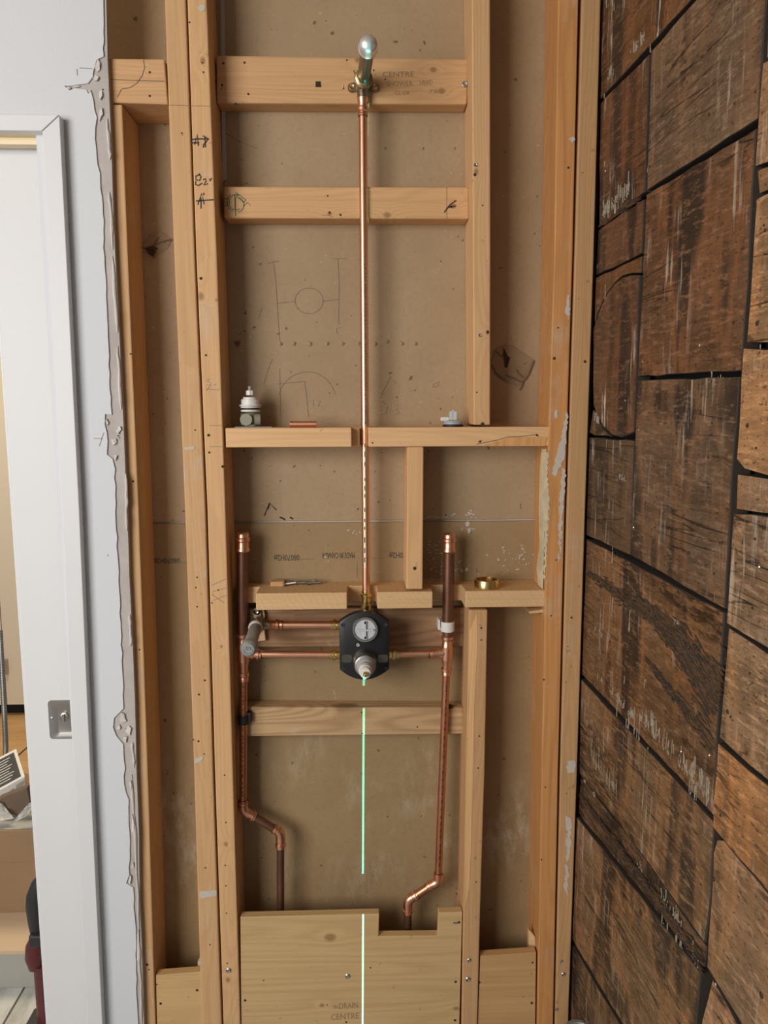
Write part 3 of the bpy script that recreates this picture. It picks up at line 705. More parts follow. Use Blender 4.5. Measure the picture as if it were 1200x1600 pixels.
dribbles(kD, [(1090, 530, 1096, 545, 12, .016), (1030, 445, 1040, 438, 8, .006), (1150, 300, 1170, 270, 14, .012), (1110, 370, 1170, 385, 14, .008), (1090, 390, 1096, 370, 8, .02)], seed=7)
dribbles(kE, [(998, 640, 1000, 670, 8, .006), (1040, 620, 1140, 610, 16, .012), (1078, 788, 1084, 792, 8, .004), (1020, 720, 1130, 730, 12, .012), (1110, 595, 1112, 610, 8, .02)], seed=8)
dribbles(kI, [(925, 700, 928, 735, 16, .016), (940, 740, 985, 760, 20, .008)], seed=9)
dribbles(kH, [(920, 1052, 1000, 1140, 70, .012), (1000, 1132, 1110, 1262, 150, .024), (950, 900, 958, 880, 14, .02), (980, 1000, 984, 990, 12, .03), (1054, 980, 1066, 985, 16, .006), (974, 1080, 976, 1070, 10, .02), (1006, 1080, 1010, 1076, 8, .02), (1075, 1250, 1110, 1268, 30, .02), (928, 990, 1000, 1050, 10, .02)], seed=10)
dribbles(kJ, [(910, 1100, 925, 1200, 40, .05), (915, 1190, 1000, 1300, 70, .03), (935, 1130, 1000, 1210, 40, .06), (1010, 1230, 1080, 1330, 26, .04), (1000, 1320, 1050, 1390, 30, .014), (955, 1170, 962, 1165, 8, .03)], seed=11)
dribbles(kK, [(990, 1350, 1090, 1490, 40, .016), (905, 1215, 930, 1250, 26, .018)], seed=12)
dribbles(kL, [(905, 1390, 925, 1400, 26, .05), (912, 1430, 930, 1465, 18, .012), (970, 1470, 1020, 1500, 24, .03), (985, 1535, 1000, 1560, 18, .02), (1000, 1400, 1090, 1530, 30, .03), (1060, 1540, 1085, 1570, 14, .01)], seed=13)
dribbles(kO, [(1120, 1230, 1200, 1320, 30, .008)], seed=14); dribbles(kN, [(1140, 1010, 1198, 1120, 34, .014), (1165, 1050, 1168, 1040, 6, .03)], seed=15)
dribbles(kP, [(1140, 1440, 1180, 1500, 30, .014), (1120, 1350, 1190, 1560, 20, .012)], seed=16); dribbles(kS, [(1160, 850, 1198, 860, 16, .01), (1150, 930, 1198, 960, 20, .014)], seed=17)
dribbles(kR, [(1168, 570, 1196, 580, 24, .016), (1160, 640, 1196, 700, 14, .012)], seed=18)
def rot(parent, areas, seed, mats=('endgrain_shade', 'rotfibre')):
    """stringy rotten wood: slivers lifted along the grain inside a band"""
    q = random.Random(seed)
    for m_i, mt in enumerate(mats):
        bm = bmesh.new()
        for (x0, y0, x1, y1, hw, n) in areas:
            a, b = Vector(uz(PW(x0, y0))), Vector(uz(PW(x1, y1))); d = (b - a).normalized(); nr = Vector((-d.y, d.x))
            for _ in range(n // len(mats)):
                t = q.random(); c = a + (b - a) * t + nr * q.gauss(0, .5) * hw * (.5 + t)
                e = (d + nr * q.uniform(-.18, .18)).normalized(); L = q.uniform(.003, .014); wd = q.uniform(.0005, .0014)
                f = Vector((-e.y, e.x)); h0, h1 = q.uniform(.0002, .0012), q.uniform(.0004, .002)
                P4 = [(c - e * L, h0), (c + f * wd, h1), (c + e * L, h0), (c - f * wd, h1)]
                top = [bm.verts.new(wpt(p.x, p.y, h)) for p, h in P4]; bot = [bm.verts.new(wpt(p.x, p.y, -.001)) for p, h in P4]
                bm.faces.new(top)
                for k in range(4): bm.faces.new((top[k], top[(k + 1) % 4], bot[(k + 1) % 4], bot[k]))
        tag(obj('rotten_fibres', bm, M[mt], parent), 'stringy rotten band' if not m_i else None, kind='stuff')
M['rotfibre'] = plain('rotten_fibre', (.12, .065, .03, 1), .6, var=.5, vs=60)
rot(kH, [(918, 895, 1010, 955, .010, 420), (1000, 940, 1070, 1010, .016, 700), (1060, 1000, 1118, 1090, .026, 1000), (1010, 1030, 1112, 1160, .010, 260)], 31)
rot(kK, [(908, 1245, 1094, 1498, .008, 800)], 32)
rot(kC, [(938, 352, 1000, 310, .004, 120)], 33)
# ------------------------------------------------------------------ studs
def upright(name, rows, Y, depth, mat, label, color=(1, 1, 1), cat='stud', zlo=None, zhi=None, off=.0022, group=None):
    """rows: (pixel y, left x, right x) of the front face, top to bottom; open ends are carried on to floor and ceiling height"""
    L = [P(a, y, Y) for y, a, b in rows]; Rr = [P(b, y, Y) for y, a, b in rows]
    if zhi is not None: L.insert(0, ext(L[1], L[0], zhi)); Rr.insert(0, ext(Rr[1], Rr[0], zhi))
    if zlo is not None: L.append(ext(L[-2], L[-1], zlo)); Rr.append(ext(Rr[-2], Rr[-1], zlo))
    bm = bmesh.new(); rows3 = []
    for a, b in zip(L, Rr):
        rows3.append([bm.verts.new(v) for v in (a, b, b + Vector((0, depth, 0)), a + Vector((0, depth, 0)))])
    for r0, r1 in zip(rows3, rows3[1:]):
        for k in range(4): bm.faces.new((r0[k], r0[(k + 1) % 4], r1[(k + 1) % 4], r1[k]))
    bm.faces.new(rows3[0]); bm.faces.new(rows3[-1][::-1])
    bmesh.ops.recalc_face_normals(bm, faces=bm.faces)
    es = [e for e in bm.edges if e.is_boundary or len(e.link_faces) == 2 and e.calc_face_angle(0) > .5]
    bmesh.ops.bevel(bm, geom=es, offset=off, offset_type='OFFSET', segments=2, profile=.5, affect='EDGES', clamp_overlap=True)
    return tag(obj(name, bm, M[mat], color=color), label, cat, group)
D = YB - YF - .0005
def knotty(name, axis, Y, kn, **kw): return wood(name, PB, PD, axis, knots=[(P(x, y, Y).x, Y, P(x, y, Y).z, r) for x, y, r in kn], **kw)
M['st3'] = knotty('pine_knotty_upright', 'Z', YF, [(314, 463, .008), (317, 95, .007), (353, 1319, .006), (356, 1531, .007), (346, 1010, .004)], scuff=.4)
M['st4'] = knotty('pine_knotty_short', 'Z', YF, [(754, 663, .006), (762, 519, .005), (744, 268, .006)])
M['b1'] = knotty('pine_knotty_block', 'X', 1.351, [(677, 109, .007), (560, 94, .007), (690, 142, .008)])
M['b2'] = knotty('pine_knotty_narrow_block', 'X', 1.344, [(605, 336, .008), (708, 322, .007), (515, 334, .005)])
st1 = upright('wall_stud', [(163, 172, 191), (400, 180.5, 200), (800, 199.5, 217), (1200, 213.5, 231), (1600, 225.5, 243)], YF, D, 'pineZs',
      'leftmost stud, against the ragged white drywall edge', (.95, .95, .93), zlo=0)
st2 = upright('wall_stud', [(0, 257, 290), (400, 272, 304), (800, 289, 321), (1200, 303, 332.5), (1600, 315, 346)], YF, D, 'pineZs',
      'plain stud, left one of the tight pair left of the shelves', (.98, .97, .95), zlo=0, zhi=2.44)
st3 = upright('wall_stud', [(0, 292.5, 323), (400, 306.5, 339), (800, 324, 352.5), (1200, 335.5, 364), (1600, 349, 375.5)], YF, D, 'st3',
      'stud with black marker signs, right one of the tight pair left of the shelves', (1.04, 1.03, 1.0), zlo=0, zhi=2.44)
st4 = upright('wall_stud', [(0, 737, 766), (400, 739, 766.5), (664, 740, 766)], YF, D, 'st4',
      'short upper stud standing on the right half of the upper shelf', (1.0, .99, .97), zhi=2.44)
st5 = upright('wall_stud', [(953, 733, 762), (1200, 728, 757.5), (1422, 724, 750.5), (1600, 721.5, 746)], YF, D, 'pineZs',
      'lower stud with a splintered edge under the right end of the lower shelf', (.88, .84, .80), zlo=0)
st6 = upright('wall_stud', [(0, 872, 904), (400, 866, 895), (800, 853.5, 882.5), (1200, 846.5, 872.5), (1600, 839.5, 864.5)], YF, D, 'redwood',
      'reddish stained stud with plaster smears at the right end of both shelves', (1.3, 1.28, 1.18), zlo=0, zhi=2.44)
st7 = upright('wall_stud', [(0, 909.5, 939), (400, 898.5, 928), (800, 886, 914.5), (1200, 876, 902), (1600, 867.5, 888)], YF, D, 'pineZs',
      'rightmost stud, next to the dark barn board wall', (.80, .76, .70), zlo=0, zhi=2.44)
# details on the studs
SP = [(731, 762), (729, 757)]
spl = [P(x, y, YF - .0006) for x, y in ((733, 990), (745, 958), (746, 1010), (743, 1060), (741, 1110), (740, 1190), (738, 1260), (736, 1330), (733, 1390), (727, 1420), (728, 1300), (731, 1180), (733, 1100))]
tag(obj('splintered_edge', prism(spl, (0, .0006, 0)), M['pineZ'], st5, color=(1.15, 1.12, 1.05)), 'paler splintered strip', )
nails(st1, YF, [(207, 1018, .003), (218, 1015), (230, 1507, .004), (233, 1515), (204, 553), (208, 752, .003)])
nails(st2, YF, [(284, 208, .002), (305, 672), (308, 902), (306, 918), (308, 948), (320, 1063, .003), (311, 1085, .003), (310, 1158, .003), (302, 1156), (321, 1356), (328, 1476)])
nails(st3, YF, [(296, 35), (314, 435, .004), (322, 555, .003), (348, 729, .004), (326, 680, .004), (327, 707, .003), (319, 1178), (351, 1211), (353, 1285), (352, 1352), (353, 1384), (354, 1427), (355, 1505), (341, 922), (331, 942), (318, 113), (316, 98)])
nails(st3, YF, [(357, 1516, .005)], 'screw')
nails(st4, YF, [(742, 273, .004), (762, 519, .004), (754, 663, .005), (745, 613), (754, 321, .002)])
nails(st4, YF, [(743, 258, .003), (750, 524, .003)], 'screw')
nails(st5, YF, [(752, 981, .003), (752, 1000), (749, 1150), (744, 1378), (747, 1200)])
nails(st5, YF, [(731, 1530, .005), (733, 1500, .004)], 'screw')
nails(st6, YF, [(888, 262, .003), (893, 218, .003), (866, 560, .004), (872, 512), (869, 875), (861, 962), (850, 1062), (852, 1230), (846, 1343)])
nails(st7, YF, [(914, 565, .004), (910, 270), (893, 965, .003), (887, 1010), (884, 1066), (885, 1240), (886, 1300), (887, 1370), (870, 1566)], 'hole', .0016)
nails(st7, YF, [(880, 1522, .004), (877, 1502, .003), (870, 1577, .003)], 'screw')
st7b = [P(x, y, YF - .0004) for x, y in ((866, 1), (868, 1))]
strokes('marker_sign', st3, YF - .0004, [[(300, 218), (307, 217), (326, 217)], [(304, 226), (308, 210), (310, 228)], [(299, 223), (311, 223)], [(317, 212), (326, 217), (318, 226), (318, 231)], [(320, 213), (321, 230)]], .0021, M['ink'], 'black marker letter and right arrow')
strokes('marker_sign', st3, YF - .0004, [[(312, 273), (306, 275), (306, 281), (312, 282), (314, 276), (311, 271)], [(306, 283), (305, 288), (310, 290), (316, 286)], [(317, 281), (321, 279), (322, 283), (318, 289), (325, 287)], [(327, 279), (328, 283), (331, 278)]], .0020, M['ink'], 'black marker figures')
strokes('marker_sign', st3, YF - .0004, [[(309, 320), (315, 302), (319, 319)], [(314, 309), (314, 326)], [(306, 314), (334, 312)], [(318, 301), (319, 304), (317, 304)]], .0020, M['ink'], 'black marker letter and up arrow')
strokes('pencil_mark', st3, YF - .0004, [[(293, 165), (330, 166)], [(327, 665), (348, 665)], [(327, 698), (350, 698)], [(322, 608), (343, 609)], [(323, 594), (328, 592), (324, 597), (330, 598)], [(322, 602), (330, 600), (323, 610)], [(334, 602), (338, 600)], [(330, 915), (352, 905)], [(332, 925), (354, 918)], [(334, 938), (354, 930)], [(330, 928), (350, 942)]], .0006, M['pencil'])
strokes('pencil_mark', st2, YF - .0004, [[(262, 164), (293, 165)], [(283, 207), (286, 209), (284, 212)], [(293, 879), (270, 879)]], .0006, M['pencil'])
# plaster smears
def smear(parent, Y, pts, mat='plaster', name='plaster_smear', t=.0008):
    q = []
    for i in range(len(pts)):
        a, b = pts[i], pts[(i + 1) % len(pts)]
        k = max(1, int(math.dist(a, b) / 4))
        for j in range(k): q.append((a[0] + (b[0] - a[0]) * j / k + rr.uniform(-1.9, 1.9) * (j > 0), a[1] + (b[1] - a[1]) * j / k))
    obj(name, prism([P(x, y, Y - t) for x, y in q], (0, t, 0)), M[mat], parent)
smear(st2, YF, [(288, 699), (304, 697), (304, 702), (289, 703)]); smear(st2, YF, [(304, 1185), (318, 1182), (314, 1190), (305, 1194)])
smear(st2, YF, [(312, 1393), (338, 1391), (338, 1400), (313, 1404)])
smear(st3, YF, [(312, 8), (319, 7), (319, 17), (314, 18), (309, 13)])
for q in ([(887, 460), (891, 462), (890, 500), (884, 490)], [(876, 690), (886, 640), (888, 660), (880, 720), (868, 745), (862, 740)], [(879, 730), (884, 735), (880, 800), (877, 860), (873, 880), (874, 800)], [(889, 217), (897, 213), (899, 218), (894, 224)], [(868, 640), (872, 641), (870, 654), (867, 652)]):
    smear(st6, YF, q)
for q in ([(885, 1275), (893, 1280), (892, 1330), (886, 1350)], [(886, 1190), (898, 1188), (898, 1207), (887, 1208)], [(884, 1350), (889, 1355), (886, 1400), (882, 1390)]):
    smear(st7, YF, q)
# peeling cream paint on the side of the reddish stud
bm = bmesh.new()
def side_pt(x_left, y, dy):  # on the left face of the reddish stud
    p = P(x_left, y, YF); return Vector((p.x - .0004, YF + dy, p.z))
rows = [(702, 856), (740, 855), (800, 853.5), (860, 852), (900, 851), (922, 850)]
fa = [side_pt(x, y, .004 + rr.uniform(0, .005)) for y, x in rows]; fb = [side_pt(x, y, .045 + rr.uniform(-.008, .012)) for y, x in rows]
add_prism(bm, fa + fb[::-1], (-.0006, 0, 0)); tag(obj('peeling_paint', bm, M['paintpeel'], st6), 'cream peeling paint on the side')
smear(st6, YF, [(853, 712), (857, 705), (856, 740), (858, 790), (855, 840), (852, 905), (850, 905), (851, 820), (850, 760)], 'paintpeel', 'peeling_paint')

# ------------------------------------------------------------------ blocking, shelves, plywood
BY = 1.351
b1 = tag(obj('wood_block', px_prism([(338, 86), (732, 92), (730, 163), (338, 161)], BY, YB - BY - .0005, .003), M['b1'], color=(.98, .95, .93)),
    'wide upper cross block carrying the shower arm, with pencilled notes', 'block')
nails(b1, BY, [(349, 99, .003), (382, 98, .003), (347, 133, .003), (388, 147, .003), (542, 94), (553, 111, .0018), (554, 114, .0018), (537, 138, .0018), (584, 110), (602, 124, .002), (368, 162)])
nails(b1, BY, [(726, 132, .005)], 'screw')
bm = px_prism([(493, 127), (501, 127), (502, 136), (493, 136)], BY - .0004, .001, 0); obj('square_hole', bm, M['hole'], b1)
strokes('pencil_mark', b1, BY - .0004, [[(537, 132), (537, 138), (534, 140)], [(584, 116), (588, 117)]], .0007, M['pencil'])
def hand(parent, body, x0, x1, y, hpx, Y, tilt=0.0):
    c = P((x0 + x1) / 2, y, Y); wd = (P(x1, y, Y) - P(x0, y, Y)).length; h = (P(x0, y + hpx, Y) - P(x0, y, Y)).length
    text('pencil_lettering', parent, body, c, (math.cos(tilt), 0, math.sin(tilt)), (-math.sin(tilt), 0, math.cos(tilt)), h, M['pencilw'], 'pencilled capitals', wd)
hand(b1, 'CENTRE', 598, 647, 116, 8, BY, .03)
hand(b1, 'SHOWER', 604, 645, 131, 8, BY, .02); hand(b1, 'HEAD', 656, 676, 129, 7, BY, .08)
hand(b1, 'CL OF', 617, 640, 145, 6, BY); hand(b1, '78', 670, 684, 143, 6, BY)
B2 = 1.344
b2 = tag(obj('wood_block', px_prism([(350, 291), (733, 292), (733, 342), (350, 341)], B2, YB - B2 - .0005, .003), M['b2'], color=(1.0, .96, .92)),
    'narrower cross block behind the long riser, green stamp at its left end', 'block')
strokes('grade_stamp', b2, B2 - .0004, [ellipse(369, 316, 11, 12, 18, 60, 300), ellipse(372, 320, 9, 11, 18, -90, 90), [(367, 304), (367, 327)], [(368, 308), (368, 338)], [(350, 316), (357, 317)], [(350, 311), (357, 310)], [(351, 322), (357, 320)],
    [(367, 300), (384, 312)], [(371, 307), (381, 317)], [(372, 303), (369, 308)], [(384, 312), (380, 318)], [(380, 322), (387, 316), (391, 321)], ellipse(369, 316, 14, 15, 12, 110, 230)], .0013, M['stampink'], 'green round grade stamp')
strokes('pencil_mark', b2, B2 - .0004, [[(698, 292), (698, 341)], [(503, 337), (512, 336), (520, 339)]], .0007, M['pencil'])
strokes('split', b2, B2 - .0004, [[(694, 332), (703, 320), (713, 313)], [(700, 324), (712, 322)]], .002, M['hole'])
nails(b2, B2, [(512, 306), (515, 332, .003), (532, 336, .003), (705, 323, .003)])
b3 = tag(obj('wood_block', px_prism([(170, 91), (257, 92), (262.5, 163), (171.5, 160)], YF, D, .002), M['pineX'], color=(.92, .88, .85)),
    'short header block on top of the leftmost stud', 'block')
strokes('split', b3, YF - .0004, [[(224, 93), (226, 106), (222, 118), (214, 130), (203, 137), (190, 139), (183, 152)], [(171, 124), (196, 125), (257, 127)]], .0012, M['pencil'])
nails(b3, YF, [(234, 113, .003), (234, 150, .003)])

def notched(name, x0, x1, ytop, ybot, Y, back, notches, mat, label, color, ydrop=0):
    """a flat board seen on edge, with notches cut into its front edge; pixel rows give its front face"""
    a = P(x0, ytop, Y); b = P(x1, ytop + ydrop, Y); z1 = (a.z + b.z) / 2; z0 = P((x0 + x1) / 2, ybot, Y).z
    pl = []
    for (n0, n1, nd) in notches:
        p0 = P(n0, ytop, Y).x; p1 = P(n1, ytop, Y).x
        pl += [(p0, Y), (p0 + .001, Y + nd), (p1 - .001, Y + nd), (p1, Y)]
    left = [(a.x, Y)]; 
    if notches and notches[0][0] <= x0:   # notch open at the left end
        pl = pl[3:]; left = [(a.x, Y + notches[0][2]), (P(notches[0][1], ytop, Y).x, Y + notches[0][2])]
    poly = left + pl + [(b.x, Y), (b.x, back), (a.x, back)]
    poly = [Vector((x, y, z1)) for x, y in poly]
    return tag(obj(name, prism(poly, (0, 0, z0 - z1), .0014), M[mat], color=color), label, 'shelf board')
YS = 1.303
s1 = notched('shelf_board', 352, 858, 667.5, 698, YS, YB - .0005, [(549, 576, .050)], 'pineX',
    'upper shelf board notched for the riser, cartridge and stopper lying on it', (1.12, 1.12, 1.12), .5)
obj('saw_cut_face', px_prism([(549.3, 667), (562, 669), (562, 697), (549.3, 698)], YS + .024, .0255, .001), M['pinecut'], s1)
strokes('split', s1, YS - .0004, [[(745, 694), (775, 688), (793, 683), (815, 682), (838, 679), (842, 682)], [(747, 691), (753, 688)]], .0012, M['pencil'])
obj('broken_corner', px_prism([(795, 684), (856, 682), (852, 697), (752, 697)], YS - .0006, .0006, 0), M['redwood'], s1, color=(1.5, 1.6, 1.6))
nails(s1, YS, [(750, 690, .003), (839, 680, .003), (582, 692)])
s2 = notched('shelf_board', 367, 852, 925, 951, YS, YL - .0005, [(360, 399.5, .0505), (542, 589.5, .0505), (676, 727.5, .0505)], 'pinecut',
    'lower shelf board with three notches around the pipes, brass ring on it', (1.0, 1.0, 1.0))
s2.data.materials[0] = M['pinecut']
YR = 1.366
r1 = tag(obj('backing_board', px_prism([(367, 950), (727, 950), (727, 1010), (367, 1012)], YR, YL - YR - .0005, .002), M['pineXold'], color=(.72, .62, .55)),
    'darker board against the drywall right under the lower shelf', 'board')
YQ = 1.351
r2 = tag(obj('cross_rail', px_prism([(384, 1105), (724, 1106), (724, 1147), (384, 1151)], YQ, YL - YQ - .0005, .0025), M['pineXold'], color=(1.15, 1.12, 1.0)),
    'weathered cross rail below the valve, crossed by the green line', 'rail')
nails(r2, YQ, [(565, 1113), (566, 1146), (652, 1136)])
obj('knot', px_prism(ellipse(700, 1104, 9, 4, 12)[:-1], YQ - .0005, .001, 0), M['hole'], r2)
mid = upright('short_stud', [(698, 636.5, 662), (800, 636, 661.5), (921, 634.5, 660.5)], 1.306, .082, 'pineZ',
    'short stud between the upper and lower shelf boards', (1.08, 1.06, 1.03))
nails(mid, 1.306, [(648, 888, .005)])
YP = 1.304
PT = .0165
def plywood(pts, label, color, knots=()):
    w3 = [P(x, y, YP) for x, y in pts]
    w3 = [Vector((v.x, v.y, max(v.z, 0.0))) for v in w3]
    km = [(P(x, y, YP).x, YP, P(x, y, YP).z, r) for x, y, r in knots]
    o = tag(obj('plywood_panel', prism(w3, (0, PT, 0), .0012), ply('plywood', km), color=color), label, 'plywood')
    return o
pA = plywood([(375.5, 1433), (592.5, 1428), (591.5, 1463), (684, 1462), (685.5, 1426), (722.5, 1425), (718, 1600), (708, 2300), (390, 2300), (377, 1600)],
    'widest plywood panel, notched at its top right, between the middle studs', (1, 1, 1), [(516, 1465, .013), (503, 1571, .006), (713, 1576, .007)])
nails(pA, YP, [(383, 1563, .004), (712, 1534, .004), (711, 1594, .004), (412, 1532, .002), (579, 1512), (511, 1570, .002), (541, 1597, .003)])
nails(pA, YP, [(543, 1525, .005)], 'screw')
q = P(716, 1441, YP); bm = rod(q + Vector((-.010, -.003, .0006)), q + Vector((.001, -.002, 0)), .0012, 8, .0002); obj('bent_nail', bm, M['steel'], pA, 40); nails(pA, YP, [(717, 1441, .004)])
hand(pA, 'DRAIN', 530, 559, 1571, 9, YP, .04); hand(pA, 'CENTRE', 517, 561, 1588, 9, YP, .03)
pB = plywood([(243.5, 1524), (315, 1518.5), (316, 1600), (330, 2300), (262, 2300), (245, 1600)],
    'narrow plywood panel at the foot of the left bay', (1.05, 1.03, 1.0))
nails(pB, YP, [(251, 1568, .004), (308, 1547, .004), (245, 1538, .002)])
smear(pB, YP + .03, [(308, 1512), (314, 1492), (315, 1513)], 'plaster', 'plaster_crumb', .01)
pC = plywood([(750.5, 1494), (838, 1488), (836.5, 1600), (829, 2300), (737, 2300), (746.5, 1600)],
    'pale plywood panel at the foot of the right bay', (.95, .85, .78))
nails(pC, YP, [(832, 1504, .003), (831, 1567, .004), (748, 1535, .005)])
sv = tag(obj('wood_sliver', prism([P(826, 1452, YP + .03), P(836, 1464, YP + .022), P(837, 1487, YP + .022), P(826, 1487, YP + .03)], (0, .012, 0), .001), M['pinecut']),
    'small upright wood offcut behind the right plywood panel', 'offcut')
sl = tag(obj('wood_sliver', prism([P(826, 956, 1.31), P(852, 951.6, 1.31), P(851, 957, 1.31), P(828, 959, 1.31)], (0, .03, 0), .0008), M['pinecut']),
    'thin pale wood shim wedged under the right end of the lower shelf', 'shim')

# ------------------------------------------------------------------ plumbing
YPI = 1.341
R1, R2 = .0070, .0102
def V(x, y, Y=YPI): return P(x, y, Y)
def sock(A, B, r):
    """a press-fitting socket from A to B with the bead near A"""
    L = (Vector(B) - Vector(A)).length; a = r + .0007
    return [(0, a), (0, a + .0008), (L * .16, a + .0008), (L * .20, a + .0001), (L * .25, a + .0024), (L * .42, a + .0024), (L * .48, a + .0003), (L * .72, a + .0003), (L * .78, a + .0013), (L, a + .0013)]
def add_sock(bm, A, B, r, seg=24): return add_lathe(bm, A, B, sock(A, B, r), seg)
def elbow(parent, a, b, c, r, mat='copper', name='elbow'):
    """45 degree press elbow: sockets at a and c, bend at b"""
    a, b, c = map(Vector, (a, b, c)); bm = bmesh.new()
    m0 = a + (b - a) * .62; m1 = c + (b - c) * .62
    add_sock(bm, a, m0, r); add_sock(bm, c, m1, r)
    add_tube(bm, arc(m0, b, m1), r + .0018, 20)
    return obj(name, bm, M[mat], parent, 40)
def ring(parent, at, axis, r, mat='rubber', name='witness_ring'):
    at = Vector(at); axis = Vector(axis).normalized()
    return obj(name, lathe(at - axis * .0007, at + axis * .0007, [(0, r), (.0014, r)], 24), M[mat], parent, 40)
def chamber(parent, xt, yt, xb, yb, r):
    """capped stub of old, darker pipe"""
    T = V(xt, yt); Bt = V(xb, yb); d = (Bt - T).normalized()
    obj('air_chamber', rod(T + d * .03, Bt, r), M['copperd'], parent, 40)
    cp = lathe(T, Bt, [(0, r * .35), (.0015, r * .9), (.004, r + .0008), (.010, r + .0008), (.0115, r + .0022), (.016, r + .0022), (.0175, r + .0008), (.028, r + .0008), (.030, r + .0022), (.034, r + .0022), (.0355, r + .0006), (.036, r + .0002)], 24)
    obj('end_cap', cp, M['copper'], parent, 40)
def marks(parent, A, B, r, n, seed, name='printed_marks'):
    """dashes of black print along the front of a pipe"""
    bm = bmesh.new(); q = random.Random(seed); A = Vector(A); B = Vector(B)
    for i in range(n):
        t = (i + q.uniform(.1, .6)) / n; c = A + (B - A) * t + Vector((0, -r - .0002, 0)); L = (B - A).length / n * q.uniform(.25, .55)
        d = (B - A).normalized()
        add_prism(bm, [c + Vector((-.0009, 0, 0)) - d * L / 2, c + Vector((.0009, 0, 0)) - d * L / 2, c + Vector((.0009, 0, 0)) + d * L / 2, c + Vector((-.0009, 0, 0)) + d * L / 2], (0, .0008, 0))
    tag(obj(name, bm, M['shinyink'], parent), kind='stuff')

def supply(label, cham, tee, bx, by, br_end, down, el1, el2, end, seed):
    """capped riser > tee > lower pipe > two 45 degree elbows > pipe behind the plywood"""
    base = V(*end); t = empty('supply_pipe', (base.x, YPI, base.z), label, 'water pipe', 'water supply risers left and right of the valve')
    chamber(t, *cham, R2)
    T0, T1 = V(*tee[0]), V(*tee[1]); Tm = T0 + (T1 - T0) * .46
    bm = bmesh.new(); d = (T1 - T0)
    add_sock(bm, T0, T0 + d * .36, R2 - .0022); add_sock(bm, T1, T0 + d * .60, R1)
    add_rod(bm, T0 + d * .33, T0 + d * .63, R1 + .0034, 24)
    B0 = V(bx, by); s = (B0 - Tm); add_rod(bm, Tm, Tm + s * .55, R1 + .0024, 20); add_sock(bm, B0, Tm + s * .45, R1)
    obj('tee_fitting', bm, M['copper'], t, 40)
    ring(t, T1, d, R1 + .0004)
    E = V(*br_end); obj('branch_pipe', rod(Tm + s * .6, E, R1), M['copper'], t, 40); ring(t, B0 + (E - B0).normalized() * .001, E - B0, R1 + .0005)
    p0 = T1 - d.normalized() * .008; a1, b1_, c1 = (V(*q) for q in el1); a2, b2_, c2 = (V(*q) for q in el2)
    obj('lower_pipe', rod(p0, a1 + (b1_ - a1) * .3, R1), M['copperw'], t, 40)
    marks(t, T1 + (a1 - T1) * .03, T1 + (a1 - T1) * .97, R1, 26, seed)
    elbow(t, a1, b1_, c1, R1); ring(t, a1, b1_ - a1, R1 + .0006)
    obj('offset_pipe', rod(c1 + (b1_ - c1) * .3, a2 + (b2_ - a2) * .3, R1 + .0004), M['copperw' if seed == 2 else 'copperd'], t, 40); ring(t, c1, c1 - b1_, R1 + .001); ring(t, a2, b2_ - a2, R1 + .001)
    elbow(t, a2, b2_, c2, R1); ring(t, c2, c2 - b2_, R1 + .0008)
    obj('foot_pipe', rod(c2 + (b2_ - c2) * .3, V(*end), R1), M['copperd'], t, 40)
    return t
hot = supply('left supply riser: capped dark stub, copper tee, long pipe with an offset', (379.5, 831, 379, 992), ((379.5, 983), (381, 1064)), 408, 1023, (520, 1023), None,
    ((379.8, 1250), (380, 1267), (398.5, 1277)), ((427, 1294), (438.5, 1301), (438.3, 1325)), (438, 1500), 1)
cold = supply('right supply riser: capped dark stub, copper tee, leaning pipe with an offset', (702, 832, 699.5, 1000), ((699, 988), (697.3, 1055)), 671, 1022, (618, 1022), None,
    ((685, 1364), (684.5, 1378), (668, 1386)), ((653, 1397.5), (637, 1406), (637.3, 1427)), (637.6, 1530), 2)
# pipe clips
cp = V(699.3, 978); t = empty('pipe_clip', cp, 'white plastic clip round the right dark stub', 'pipe clip')
bm = lathe(cp + Vector((0, 0, .009)), cp - Vector((0, 0, .009)), [(0, R2 + .0002), (0, R2 + .0022), (.018, R2 + .0022), (.018, R2 + .0002)], 24, cap=False); obj('strap', bm, M['wplastic'], t, 40)
obj('foot', box((cp.x - .017, cp.y + .002, cp.z - .008), (cp.x - .0085, YR - .0005, cp.z + .011), .001), M['wplastic'], t)
obj('tail', box((cp.x - .017, cp.y - .0045, cp.z - .004), (cp.x - .0135, cp.y + .004, cp.z + .013), .0008), M['wplastic'], t)
cp = V(380.4, 1124); t = empty('pipe_clip', cp, 'black rubber clip round the left pipe at the cross rail', 'pipe clip')
bm = lathe(cp + Vector((0, 0, .008)), cp - Vector((0, 0, .008)), [(0, R1 + .0003), (0, R1 + .0028), (.016, R1 + .0028), (.016, R1 + .0003)], 24, cap=False); obj('strap', bm, M['rubber'], t, 40)
obj('foot', box((cp.x + .006, cp.y - .003, cp.z - .006), (cp.x + .0145, cp.y + .012, cp.z + .013), .002), M['rubber'], t)

